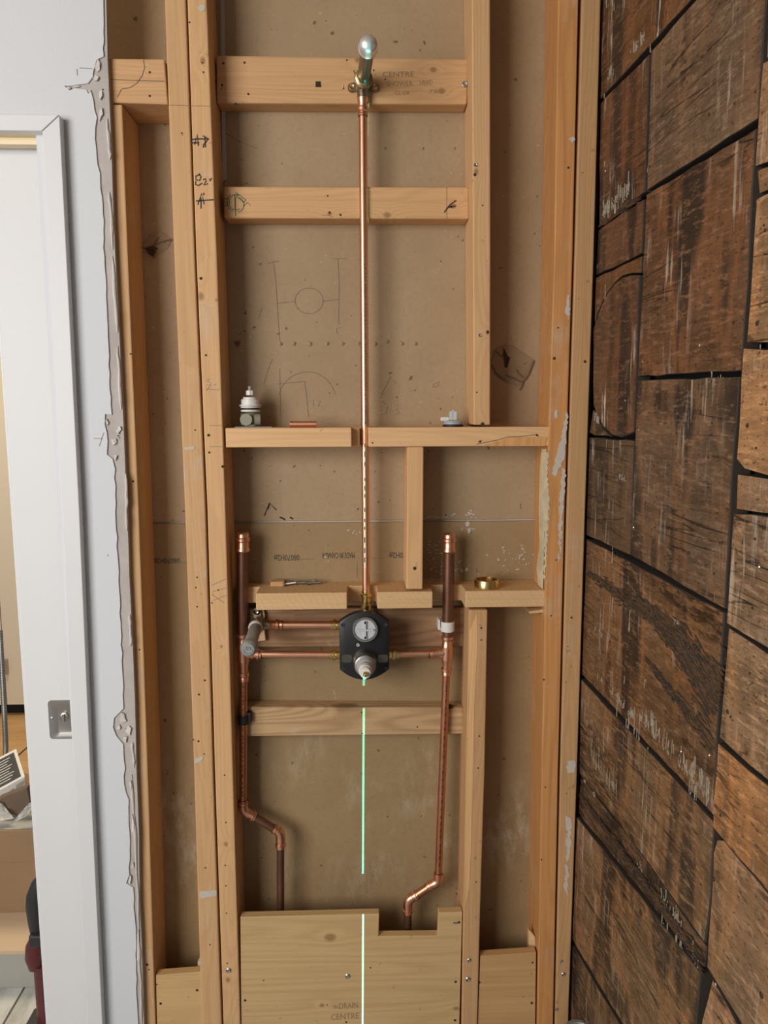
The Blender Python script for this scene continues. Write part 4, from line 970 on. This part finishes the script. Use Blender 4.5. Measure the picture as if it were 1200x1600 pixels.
# riser with drop-ear elbow and capped arm
rt = V(569.8, 168); rb = V(569.3, 928)
XR = (rt.x + rb.x) / 2; rt.x = rb.x = XR
t = empty('shower_riser', rb, 'long copper riser up to the capped shower arm stub', 'water pipe')
obj('riser_pipe', rod(rb, rt, R1), M['copper'], t, 40)
bm = bmesh.new(); k = V(569.8, 182); k.x = XR
add_sock(bm, k, k + Vector((0, 0, .030)), R1); obj('adapter', bm, M['copper'], t, 40); ring(t, k, (0, 0, 1), R1 + .0006)
ec = P(571, 130, YPI - .004); ec.x = XR + .0010
bm = bmesh.new()
add_rod(bm, k + Vector((0, 0, .028)), Vector((XR, YPI, ec.z)), R1 + .0022, 24)
add_lathe(bm, Vector((ec.x, YPI + .006, ec.z)), Vector((ec.x, YPI - .030, ec.z)), [(0, .006), (.003, .012), (.022, .0125), (.0225, .0148), (.030, .0148), (.0305, .0125)], 24)
for s in (-1, 1):
    e = Vector((ec.x + s * .019, BY - .0042, ec.z - .003))
    add_lathe(bm, e + Vector((0, .0037, 0)), e + Vector((0, -.002, 0)), [(0, .0068), (.0045, .0068), (.0055, .006)], 18)
    add_prism(bm, [Vector((ec.x, BY - .0038, ec.z - .009)), Vector((e.x, BY - .0038, e.z - .006)), Vector((e.x, BY - .0038, e.z + .006)), Vector((ec.x, BY - .0038, ec.z + .006))], (0, -.004, 0))
dre = obj('drop_ear_elbow', bm, M['bronze'], t, 40)
for s in (-1, 1):
    e = Vector((ec.x + s * .019, BY - .0060, ec.z - .003))
    bm = lathe(e + Vector((0, .001, 0)), e + Vector((0, -.0035, 0)), [(0, .0044), (.0025, .0044), (.0035, .0038), (.0030, .0018), (.0012, .0016)], 16); obj('ear_screw', bm, M['brass'], dre, 40)
ce = P(576.3, 66, 1.180)
A = Vector((ec.x, YPI - .022, ec.z)); Bc = Vector((ce.x, 1.180, ce.z)); L = (Bc - A).length
obj('collar', lathe(A, Bc, [(0, .0115), (0, .0132), (.007, .0132), (.008, .0108)], 24), M['brass'], t, 40)
prof = [(0, .0100)]
for i in range(9): prof += [(.010 + i * .0012, .0104), (.0106 + i * .0012, .0097)]
prof += [(.022, .0103), (L - .03, .0103)]
for i in range(8): prof += [(L - .029 + i * .0012, .0104), (L - .0284 + i * .0012, .0097)]
prof += [(L - .008, .0100)]
obj('arm_nipple', lathe(A, Bc, prof, 24), M['iron'], t, 40)
obj('arm_cap', lathe(A + (Bc - A) * (1 - .024 / L), Bc, [(0, .0108), (0, .0140), (.005, .0146), (.006, .0136), (.016, .0136), (.020, .0122), (.023, .0085), (.0245, .003), (.0247, 0.0005)], 28), M['chrome'], t, 50)
# print along the riser
text('pipe_lettering', t, 'LEAD FREE  H/N 221/30  NSF/ANSI/CAN 61  Tubing', V(570.6, 540) * 1 + Vector((0, -R1 - .0002, 0)), (0, 0, -1), (1, 0, 0), .0044, M['shinyink'], 'black print running down the pipe',
     (V(569, 400) - V(569, 650)).length, .0002)
marks(t, V(569.8, 690), V(569.6, 885), R1, 12, 9)
# brass connector at the valve's top
t_ad = bmesh.new(); z0_ = rb.z
add_lathe(t_ad, rb + Vector((0, 0, .006)), rb - Vector((0, 0, .05)), [(0, R1 + .0006), (.004, R1 + .0008), (.006, R1 + .0030), (.010, R1 + .0030), (.012, R1 + .0012), (.024, R1 + .0012), (.025, R1 + .003), (.030, R1 + .003), (.031, R1 + .0018), (.042, R1 + .0018), (.043, R1 + .003), (.050, R1 + .003)], 24)

# mixing valve
YV = 1.288
vc = P(569.5, 1008, YV)
mv = empty('mixing_valve', Vector((vc.x, YPI, vc.z)), 'shower mixing valve with a black rough-in plate, grey dial above and cartridge below', 'valve')
def vx(x): return P(x, 1008, YV).x
def vz(y): return P(570, y, YV).z
xl, xr_ = vx(530.5), vx(608); out = []
zt, zb, zsu, zsd = vz(956.5), vz(1062.5), vz(972), vz(1046); cxv = (xl + xr_) / 2
for i in range(13):
    u = -1 + i / 6; out.append((cxv + u * (xr_ - xl) / 2, zsu + (zt - zsu) * (1 - u * u)))
for i in range(13):
    u = 1 - i / 6; out.append((cxv + u * (xr_ - xl) / 2, zsd + (zb - zsd) * (1 - u * u)))
bm = prism([Vector((x, YV, z)) for x, z in out], (0, .018, 0), .0015); obj('rough_in_plate', bm, M['black'], mv, 30)
for (x, y) in ((535.5, 976.5), (603, 976), (536, 1044.5), (603, 1044)):
    p = P(x, y, YV); bm = lathe(p + Vector((0, .001, 0)), p + Vector((0, -.002, 0)), [(0, .0034), (.0022, .0034), (.0022, .0016), (.0012, .0015)], 16); obj('plate_screw', bm, M['tooldark'], mv, 40)
p = P(559.5, 1007.5, YV); obj('plate_screw', lathe(p + Vector((0, .001, 0)), p + Vector((0, -.003, 0)), [(0, .003), (.003, .003), (.0035, .0022), (.002, .0012)], 16), M['grey'], mv, 40)
for x0p, x1p in ((534, 550), (590, 606)):
    a, b = P(x0p, 1023, YV), P(x1p, 1035, YV)
    bm = prism(rrect(a.x, b.x, b.z, a.z, YV - .0004, .004), (0, .003, 0)); obj('port_window', bm, M['iron'], mv)
# dial above
dc = P(570.5, 982, YV); dA = dc + Vector((0, .001, 0)); dB = dc + Vector((0, -.02, 0))
obj('dial_ring', lathe(dA, dB, [(0, .0222), (.008, .0222), (.010, .0215), (.010, .0185), (.006, .0180)], 32, cap=False), M['nickel'], mv, 40)
obj('dial_face', lathe(dA, dB, [(0, .0182), (.0075, .0182), (.0085, .0175)], 32), M['pgrey'], mv, 40)
bm = bmesh.new(); z = dc.y - .0074
for hx, hz in ((.0145, .0015), (.0015, .0150)):
    add_prism(bm, [(dc.x - hx, z, dc.z - hz), (dc.x + hx, z, dc.z - hz), (dc.x + hx, z, dc.z + hz), (dc.x - hx, z, dc.z + hz)], (0, -.004, 0))
for sx, sz in ((0, .0135), (0, -.0135)):
    add_lathe(bm, (dc.x + sx, z, dc.z + sz), (dc.x + sx, z - .01, dc.z + sz), [(0, .0024), (.004, .0024)], 10)
add_lathe(bm, (dc.x, z, dc.z), (dc.x, z - .01, dc.z), [(0, .0028), (.0045, .0028)], 12)
obj('dial_cross', bm, M['pgrey'], mv, 40)
# cartridge below, pointing out of the wall
cc = P(570.5, 1033, YV); cA = cc; cB = cc + Vector((0, -.1, 0))
obj('bonnet', lathe(cA, cB, [(0, .0215), (.004, .0215), (.006, .0205), (.022, .0195), (.026, .0180), (.027, .0150)], 32), M['nickel'], mv, 40)
obj('cartridge', lathe(cA, cB, [(.0, .0155), (.028, .0155), (.030, .0150), (.036, .0128), (.037, .0118), (.044, .0118), (.045, .0108)], 32), M['grey'], mv, 40)
obj('stem_skirt', lathe(cA, cB, [(.02, .0112), (.052, .0112), (.053, .0100), (.062, .0092), (.063, .0082)], 28), M['wplastic'], mv, 40)
obj('stem', lathe(cA, cB, [(.05, .0040), (.072, .0040), (.073, .0032), (.073, .0016), (.066, .0014)], 14), M['brass'], mv, 40)
# body and brass ports behind the plate
bm = bmesh.new()
bz = P(570, 1008, YPI).z
add_prism(bm, [(vc.x - .026, YV + .0181, bz - .05), (vc.x + .026, YV + .0181, bz - .05), (vc.x + .026, YV + .0181, bz + .045), (vc.x - .026, YV + .0181, bz + .045)], (0, .05, 0))
obj('valve_body', bev(bm, .006), M['bronze'], mv, 40)
obj('top_adapter', t_ad, M['brass'], mv, 40)
def port(A, B, r=R1):
    L = (Vector(B) - Vector(A)).length
    bm = lathe(A, B, [(0, r + .0010), (.005, r + .0012), (.006, r + .0032), (.011, r + .0032), (.0125, r + .0014), (.017, r + .0014), (.018, r + .0028), (.0215, r + .0028), (.0225, r), (L, r)], 24)
    obj('port_adapter', bm, M['brass'], mv, 40)
port(V(516, 976.5), V(545, 976.5)); port(V(515, 1023), V(545, 1023)); port(V(623, 1022), V(592, 1022))

# tub spout stub: drop-ear elbow, nipple and cap
sc = P(402, 975, YPI - .002)
t = empty('spout_stub', sc, 'grey capped outlet stub pointing forward, joined to the valve by the upper branch', 'water pipe')
plt = tag(obj('shim_block', px_prism([(391, 953), (412, 953), (414, 962), (412, 975), (414, 990), (415, 1001), (396, 1003), (392, 990)], 1.356, YR - 1.356 - .0005, .001), M['pineXold'], color=(1.3, 1.3, 1.3)),
    'small pale wood spacer behind the capped outlet stub', 'spacer')
bm = bmesh.new(); Ax = Vector((sc.x, YPI + .012, sc.z))
add_lathe(bm, Ax, Ax + Vector((0, -.04, 0)), [(0, .007), (.003, .0115), (.028, .0118), (.029, .0135), (.036, .0135)], 24)
e = Vector((sc.x - .0015, 1.3535, sc.z + .020))
add_lathe(bm, e + Vector((0, .002, 0)), e + Vector((0, -.003, 0)), [(0, .0075), (.004, .0075), (.005, .0065)], 18)
add_prism(bm, [(sc.x - .008, 1.3555, sc.z), (sc.x + .007, 1.3555, sc.z), (sc.x + .005, 1.3555, sc.z + .022), (sc.x - .008, 1.3555, sc.z + .022)], (0, -.005, 0))
bp0 = V(419, 976.5); add_rod(bm, Vector((sc.x, YPI, bp0.z)), bp0 + Vector((.002, 0, 0)), R1 + .0022, 20)
dd = obj('drop_ear_elbow', bm, M['bronze'], t, 40)
obj('ear_screw', lathe(e + Vector((0, -.002, 0)), e + Vector((0, -.006, 0)), [(0, .004), (.0025, .004), (.0035, .003), (.0028, .0015)], 14), M['steel'], dd, 40)
bm = bmesh.new(); add_sock(bm, V(442, 976.5), V(416, 976.5), R1); obj('coupling', bm, M['copperw'], t, 40)
ring(t, V(442, 976.5), (1, 0, 0), R1 + .0006)
obj('branch_pipe', rod(V(436, 976.5), V(522, 976.5), R1), M['copper'], t, 40)
ne = P(388, 1015, 1.205); A = Vector((sc.x, YPI - .020, sc.z)); Bc = Vector((ne.x, 1.205, ne.z)); L = (Bc - A).length
obj('thread_tape', lathe(A, Bc, [(0, .0112), (.0045, .0124), (.008, .0120), (.010, .0108)], 24), M['wplastic'], t, 40)
obj('nipple', lathe(A, Bc, [(0, .0104), (.006, .0106), (L - .010, .0106), (L - .009, .0100)], 24), M['galv'], t, 40)
cap = obj('end_cap', lathe(A + (Bc - A) * (1 - .019 / L), Bc, [(0, .0112), (0, .0132), (.002, .0138), (.013, .0138), (.0165, .0128), (.019, .0100), (.0195, .0096)], 28), M['galv'], t, 40)
n_ = (Bc - A).normalized(); upv = (Vector((0, 0, 1)) - n_ * n_.z).normalized(); rv = n_.cross(upv) * -1
rgt = upv.cross(n_)
text('cast_lettering', cap, '1/2', Bc + upv * .0022, rgt * -1, upv * -1, .0052, M['iron'], 'cast figures on the cap', None, .0009)
bm = bmesh.new(); add_stroke(bm, [Bc + n_ * .0012 + rgt * (.0072 * math.cos(a)) + upv * (.0072 * math.sin(a)) for a in [math.pi + math.pi * i / 10 for i in range(11)]], .0014, n_); obj('cast_ring', bm, M['steel'], cap)

# ------------------------------------------------------------------ small things on the shelves
zs1 = max(v.co.z for v in s1.data.vertices) + s1.location.z
zs2 = max(v.co.z for v in s2.data.vertices) + s2.location.z
def floor_pt(x, Y, z): p = P(x, 640, Y); return Vector((p.x, Y, z))
# steel plate with the spare cartridge on it
pl0 = floor_pt(396, 1.340, zs1)
def card(c, sx, sy, h, rot, off=.0003):
    q = [Vector((sx * a, sy * b, 0)) for a, b in ((-1, -1), (1, -1), (1, 1), (-1, 1))]
    return prism([c + Matrix.Rotation(rot, 3, 'Z') @ v for v in q], (0, 0, h), off)
cp_ = tag(obj('metal_plate', card(pl0, .031, .022, .0018, .1), M['steel']), 'thin steel plate under the spare cartridge on the upper shelf', 'plate')
b0 = floor_pt(391.5, 1.340, zs1 + .0022)
ct = empty('spare_cartridge', b0, 'spare valve cartridge, white top over olive ports, left on the upper shelf', 'cartridge')
up = Vector((0, 0, .1)); k = 1.118
H = lambda y: (P(391, y, 1.340).z - b0.z)
obj('seal_disc', lathe(b0 + Vector((0, 0, H(644))), b0 + up, [(0, .0145), (.001, .0168), (.003, .0168), (.004, .0160)], 28), M['wplastic'], ct, 40)
obj('o_ring', lathe(b0 + Vector((0, 0, H(640.2))), b0 + up, [(0, .0158), (.0006, .0168), (.0022, .0168), (.0028, .0158)], 28), M['rubber'], ct, 40)
obj('cap_body', lathe(b0 + Vector((0, 0, H(637.5))), b0 + up, [(0, .0168), (.0026, .0172), (.0032, .0160), (.0034, .0190), (.0054, .0190), (.0058, .0158), (.0145, .0156), (.0150, .0124), (.0182, .0122)], 32), M['wplastic'], ct, 40)
bm = lathe(b0 + Vector((0, 0, H(617.5))), b0 + up, [(0, .0072), (.0075, .0072), (.008, .0066)], 8); obj('spline_collar', bm, M['wplastic'], ct, 30)
obj('stem', lathe(b0 + Vector((0, 0, H(612))), b0 + up, [(0, .0036), (.009, .0034), (.0095, .0028)], 14), M['oplastic'], ct, 40)
hb = H(645); bm = bmesh.new(); cz = b0 + Vector((0, 0, hb * .5))
add_lathe(bm, cz + Vector((-.0165, -.002, 0)), cz + Vector((.0165, .002, 0)), [(0, hb * .46), (.004, hb * .48), (.0045, hb * .40), (.011, hb * .40), (.0115, hb * .47), (.0145, hb * .47), (.015, hb * .38), (.022, hb * .38), (.0225, hb * .46), (.027, hb * .46), (.033, hb * .42)], 24)
add_lathe(bm, cz + Vector((-.006, -.015, 0)), cz + Vector((-.006, .015, 0)), [(0, hb * .44), (.002, hb * .47), (.028, hb * .44)], 24)
add_lathe(bm, b0, b0 + up, [(0, .011), (.003, .011), (.0031, .008), (hb, .008)], 20)
obj('port_body', bm, M['oplastic'], ct, 40)
# copper offcut
a = floor_pt(452.5, 1.325, zs1 + R1 * .78); b = floor_pt(494.5, 1.325, zs1 + R1 * .78)
bm = lathe(a, b, [(.001, R1 * .6), (0, R1 * .64), (0, R1 * .78), ((b - a).length, R1 * .78), ((b - a).length, R1 * .64), ((b - a).length - .001, R1 * .6)], 22)
tag(obj('pipe_offcut', bm, M['copper'], None, 40), 'short copper pipe offcut lying on the upper shelf', 'pipe')
# grey and white stopper
c = floor_pt(708, 1.335, zs1)
sp = empty('pipe_stopper', c, 'grey flanged plastic test plug with a white tab on the upper shelf', 'plug')
obj('gasket', lathe(c, c + up, [(0, .0165), (.0008, .0182), (.003, .0182), (.0036, .0168)], 28), M['rubber'], sp, 40)
obj('flange', lathe(c + Vector((0, 0, .0037)), c + up, [(0, .0150), (.0006, .0176), (.0018, .0176), (.002, .0158), (.0036, .0160), (.0044, .0172), (.0058, .0168), (.0078, .0090), (.0082, .006)], 28), M['grey'], sp, 40)
bm = bmesh.new()
for dx in (-.0034, .0034):
    add_prism(bm, [(c.x + dx - .0029, c.y - .004, c.z + .0105), (c.x + dx + .0029, c.y - .004, c.z + .0105), (c.x + dx + .0029, c.y - .004, c.z + .0265), (c.x + dx - .0029, c.y - .004, c.z + .0265)], (0, .008, 0))
add_prism(bm, [(c.x - .0012, c.y - .003, c.z + .011), (c.x + .0012, c.y - .003, c.z + .011), (c.x + .0012, c.y - .003, c.z + .0295), (c.x - .0012, c.y - .003, c.z + .0295)], (0, .006, 0))
obj('grip', bev(bm, .0006, 1), M['pgrey'], sp)
obj('tab', box((c.x - .0215, c.y - .004, c.z + .0098), (c.x - .0065, c.y + .004, c.z + .0166), .0015), M['wplastic'], sp)
# brass ring on the lower shelf
c = floor_pt(764.3, 1.330, zs2)
bm = lathe(c, c + up, [(.001, .0182), (0, .0205), (.001, .0222), (.0135, .0222), (.0150, .0214), (.0150, .0186), (.001, .0182)], 36, cap=False)
bmesh.ops.remove_doubles(bm, verts=bm.verts, dist=.00001)
tag(obj('brass_ring', bm, M['brass'], None, 40), 'squat brass ring standing on the right end of the lower shelf', 'ring')
# shim and loose screws
c = floor_pt(428, 1.366, zs2)
tag(obj('wood_offcut', card(c, .0125, .010, .0085, .05, .0008), M['pineX'], color=(.85, .8, .75)), 'small wood offcut beside the loose screws on the lower shelf', 'offcut')
def screw(c, ang, L, lab):
    d = Vector((math.cos(ang), math.sin(ang), 0)); c = Vector(c); a = c - d * L / 2; prof = [(0, .0008), (0, .0042), (.001, .0041), (.003, .0024)]
    s = .003
    while s < L - .005: prof += [(s, .0029), (s + .0009, .0019)]; s += .0018
    prof += [(L, .0002)]
    tag(obj('wood_screw', lathe(a, a + d, prof, 10), M['steel'], None, 50), lab, 'screw', 'loose screws on the lower shelf')
for (x, Y, ang, L, lab) in ((444, 1.368, .3, .030, 'silver screw nearest the wood offcut on the lower shelf'), (450, 1.362, .55, .032, 'slanted silver screw in the heap left of the gap between the loose screws'), (455, 1.370, .2, .028, 'silver screw at the right of the first loose screw heap'),
        (472, 1.366, .1, .034, 'long silver screw lying almost level in the second heap'), (479, 1.372, .5, .028, 'silver screw at the back of the second loose screw heap'), (488, 1.364, .15, .030, 'rightmost loose silver screw on the lower shelf')):
    screw(floor_pt(x, Y, zs2 + .0043), ang, L, lab)
# grey round rim at the bottom edge
zc = P(905, 1596, 1.22).z; c = P(906, 1625, 1.22); c = Vector((c.x, 1.22, 0))
cn = empty('metal_canister', (c.x, c.y, 0), 'grey round lid just showing at the bottom edge beside the barn boards', 'canister')
zt_ = PZ(905, 1594, 0).z
topz = P(905, 1593, 1.245).z
obj('body', lathe((c.x, c.y, 0), (c.x, c.y, 1), [(0, .026), (.004, .030), (topz - .03, .030), (topz - .022, .027)], 28), M['nickel'], cn, 40)
obj('lid', lathe((c.x, c.y, topz - .022), (c.x, c.y, 1), [(0, .027), (.002, .031), (.016, .031), (.020, .028), (.020, .022), (.018, .020)], 32), M['galv'], cn, 40)

# ------------------------------------------------------------------ the room beyond the doorway
def ground(x, y): p = PZ(x, y, 0.0); return p
fy = ground(20, 1121).y
cb = empty('tall_cabinet', (-1.6, fy, 0), 'tall cream cabinet seen beyond the sliding door', 'cabinet')
xs_ = P(9, 1080, fy).x
obj('carcass', box((xs_ - .9, fy + .02, .06), (xs_ + 1.6, fy + .6, 2.6), .003), M['cabinet'], cb)
obj('plinth', box((xs_ - .9, fy + .06, 0), (xs_ + 1.6, fy + .58, .06)), M['dark'], cb)
dA_ = obj('cabinet_door', box((xs_ + .002, fy, .065), (xs_ + .62, fy + .02, 2.55), .003), M['cabinet'], cb)
dB_ = obj('cabinet_door', box((xs_ - .62, fy, .065), (xs_ - .002, fy + .02, 2.55), .003), M['cabinet'], cb)
for (x, o_) in ((8, dA_), (3, dB_)):
    hx = P(x, 1040, fy - .02); z1, z0 = P(x, 1031, fy - .02).z, P(x, 1054, fy - .02).z
    obj('handle', box((hx.x - .007, fy - .022, z0), (hx.x + .007, fy, z1), .003), M['nickel'], o_)
strokesbm = bmesh.new()
a, b = ground(0, 1206), ground(48, 1163); v = (b - a)
add_stroke(strokesbm, [a + Vector((0, 0, .0006)) - v * 1.2, a + Vector((0, 0, .0006)) + v * 2.5], .008, Vector((0, 0, 1)))
obj('floor_joint', strokesbm, M['dark'], fl)
# marble tiles on the nearer floor
for i, (y0_, y1_) in enumerate(((1.50, 1.655), (1.66, 1.90))):
    for j in range(2):
        xb_ = -1.30 + j * .42
        obj('floor_tile', box((xb_, y0_, -.0038), (xb_ + .415, y1_, .008), .001), M['marble'], fl)
# braided hose
h = [P(0, 985, 2.7), P(4, 1060, 2.66), P(7, 1120, 2.62), P(9, 1165, 2.6), P(8, 1195, 2.58), P(4, 1212, 2.58), P(-12, 1222, 2.6)]
bm = bmesh.new(); pts = []
for i in range(len(h) - 1):
    for t_ in range(6): pts.append(h[i].lerp(h[i + 1], t_ / 6))
add_tube(bm, pts, .009, 12)
hz = min(p.z for p in pts) - .01
hs = empty('braided_hose', (h[0].x, 2.45, 0), 'grey braided metal hose hanging at the far left of the doorway', 'hose')
obj('braid', bm, M['hose'], hs, 60)
# cardboard carton with its fold line
Yc = 2.0; zt1 = P(25, 1297, Yc).z; zt2 = P(25, 1427, Yc).z
xr1 = P(80, 1297, Yc).x
bx = empty('cardboard_carton', (xr1 - .4, Yc + .25, 0), 'large brown carton with open flaps beyond the doorway', 'box')
obj('carton_body', box((xr1 - .75, Yc + .004, zt2), (xr1, Yc + .36, zt1 - .012), .002), M['card'], bx)
zf = P(25, 1347, Yc).z
obj('front_flap', box((xr1 - .75, Yc - .002, zf), (xr1, Yc + .0035, zt1), .001), M['card'], bx, color=(1.2, 1.2, 1.2))
obj('top_flap', prism([Vector((xr1 - .75, Yc + .004, zt1 - .011)), Vector((xr1 - .12, Yc + .004, zt1 - .011)), Vector((xr1 - .02, Yc + .09, zt1 - .004)), Vector((xr1 - .75, Yc + .10, zt1 - .004))], (0, 0, .003)), M['greyside'], bx)
obj('top_flap', prism([Vector((xr1 - .40, Yc + .012, zt1 - .007)), Vector((xr1 - .005, Yc + .012, zt1 - .007)), Vector((xr1 - .005, Yc + .06, zt1 - .004)), Vector((xr1 - .30, Yc + .06, zt1 - .004))], (0, 0, .003)), M['greyside'], bx)
# flat pale box under it
Yd = 1.85
fb_ = empty('flat_box', (xr1 - .4, Yd + .2, 0), 'low pale box with a grey side under the carton', 'box')
obj('box_lid', box((xr1 - .8, Yd, zt2 - .012), (xr1 + .02, Yc + .36, zt2 - .0005), .001), M['cardl'], fb_)
obj('box_side', box((xr1 - .795, Yd + .004, .0085), (xr1 + .015, Yc + .35, zt2 - .0125), .001), M['greyside'], fb_)
# white film bunched on the carton
def crumple(name, pts, Y0, lab, seed):
    q = random.Random(seed); bm = bmesh.new(); grid = []
    n = 7
    (x0, y0), (x1, y1), (x2, y2), (x3, y3) = pts
    for i in range(n):
        row = []
        for j in range(n):
            s, t_ = i / (n - 1), j / (n - 1)
            x = (x0 * (1 - s) + x1 * s) * (1 - t_) + (x3 * (1 - s) + x2 * s) * t_; y = (y0 * (1 - s) + y1 * s) * (1 - t_) + (y3 * (1 - s) + y2 * s) * t_
            row.append(bm.verts.new(P(x, y, Y0 - .012 + .03 * (1 - t_) + q.uniform(-.006, .006))))
        grid.append(row)
    for i in range(n - 1):
        for j in range(n - 1): bm.faces.new((grid[i][j], grid[i + 1][j], grid[i + 1][j + 1], grid[i][j + 1]))
    r_ = bmesh.ops.solidify(bm, geom=bm.faces[:], thickness=.004)
    tag(obj(name, bm, M['film'], None, 60), lab, 'plastic film')
crumple('plastic_film', [(-8, 1252), (4, 1256), (22, 1279), (-8, 1284)], 2.035, 'crumpled white film at the left on the open carton', 2)
crumple('plastic_film', [(46, 1254), (58, 1256), (40, 1276), (16, 1288)], 2.02, 'folded white film against the door edge on the open carton', 3)
# brown inner carton and the printed white box on it
ib = tag(obj('brown_packet', prism([P(-6, 1250, 2.07), P(42, 1230, 2.07), P(47, 1256, 2.06), P(28, 1276, 2.055), P(8, 1270, 2.055)], (0, .03, .0), .002), M['carddark']),
    'dark brown packet under the printed white box', 'packet')
A_, B_ = P(-14, 1241.5, 2.125), P(39, 1213, 2.17)
T_ = B_ - A_; zt3 = max(A_.z, B_.z); A_.z = B_.z = P(12, 1228, 2.21).z
hN = (P(39, 1213, 2.17).z - P(39, 1233, 2.17).z)
dirb = Vector((-T_.y, T_.x, 0)).normalized() * .22
wbx = empty('printed_box', (A_ + B_) / 2 + Vector((0, 0, -hN)), 'white box with a dark printed top on the heap beyond the doorway', 'box')
tilt = Vector((0, 0, P(39, 1213, 2.17).z - P(-14, 1241.5, 2.125).z))
A3, B3 = P(-14, 1241.5, 2.125), P(39, 1213, 2.17)
bm = bmesh.new(); add_prism(bm, [A3, B3, B3 + dirb, A3 + dirb], (0, 0, -hN)); obj('box_body', bev(bm, .001, 1), M['white'], wbx)
up3 = (B3 - A3).cross(dirb).normalized(); e1 = (B3 - A3).normalized(); e2 = dirb.normalized(); LB = (B3 - A3).length
def onTop(s, t_, o=.0006): return A3 + e1 * (s * LB) + e2 * t_ + up3 * o
obj('printed_top', prism([onTop(.02, .012), onTop(.90, .012), onTop(.90, .2), onTop(.02, .2)], up3 * .0004), M['dkprint'], wbx)
bm = bmesh.new()
for i in range(9): add_prism(bm, [onTop(.06, .03 + i * .018, .0011), onTop(.62 + .2 * (i % 3) / 3, .03 + i * .018, .0011), onTop(.62 + .2 * (i % 3) / 3, .034 + i * .018, .0011), onTop(.06, .034 + i * .018, .0011)], up3 * .0003)
tag(obj('printed_lines', bm, M['white'], wbx), kind='stuff')
fn = (e1.cross(Vector((0, 0, 1)))).normalized()
def onFront(s, dz): return A3 + e1 * (s * LB) + Vector((0, 0, -hN * dz)) + fn * .0006
obj('printed_label', prism([onFront(.72, .30), onFront(.97, .22), onFront(.97, .55), onFront(.72, .68)], fn * .0004), M['greyside'], wbx)
obj('printed_badge', prism([onFront(.55, .45), onFront(.66, .40), onFront(.66, .75), onFront(.60, .88), onFront(.55, .80)], fn * .0004), M['greyside'], wbx)
# cordless tool standing by the door
Yt = 1.72
tl = empty('cordless_tool', (P(66, 1500, Yt).x, Yt, 0), 'dark handled red cordless tool standing behind the door edge', 'power tool')
bm = bmesh.new(); add_tube(bm, [P(66, 1368, Yt), P(60, 1382, Yt), P(55, 1400, Yt), P(54, 1415, Yt), P(57, 1440, Yt), P(62, 1468, Yt)], [.010, .017, .020, .020, .019, .017], 18); obj('handle', bm, M['tooldark'], tl, 60)
bm = bmesh.new(); add_tube(bm, [P(60, 1464, Yt), P(56, 1478, Yt), P(55, 1495, Yt), P(58, 1510, Yt)], [.018, .023, .023, .019], 18); obj('motor_housing', bm, M['red'], tl, 60)
bm = bmesh.new(); a = P(66, 1505, Yt); b = P(70, 1560, Yt); add_tube(bm, [a, b, Vector((b.x, Yt, .012))], .020, 18); obj('shaft', bm, M['red'], tl, 60)
obj('battery', box((P(52, 1450, Yt).x, Yt - .03, P(60, 1468, Yt).z), (P(74, 1450, Yt).x, Yt + .03, P(60, 1450, Yt).z), .004), M['tooldark'], tl)
obj('foot', box((b.x - .05, Yt - .05, .0085), (b.x + .05, Yt + .05, .02), .004), M['tooldark'], tl)
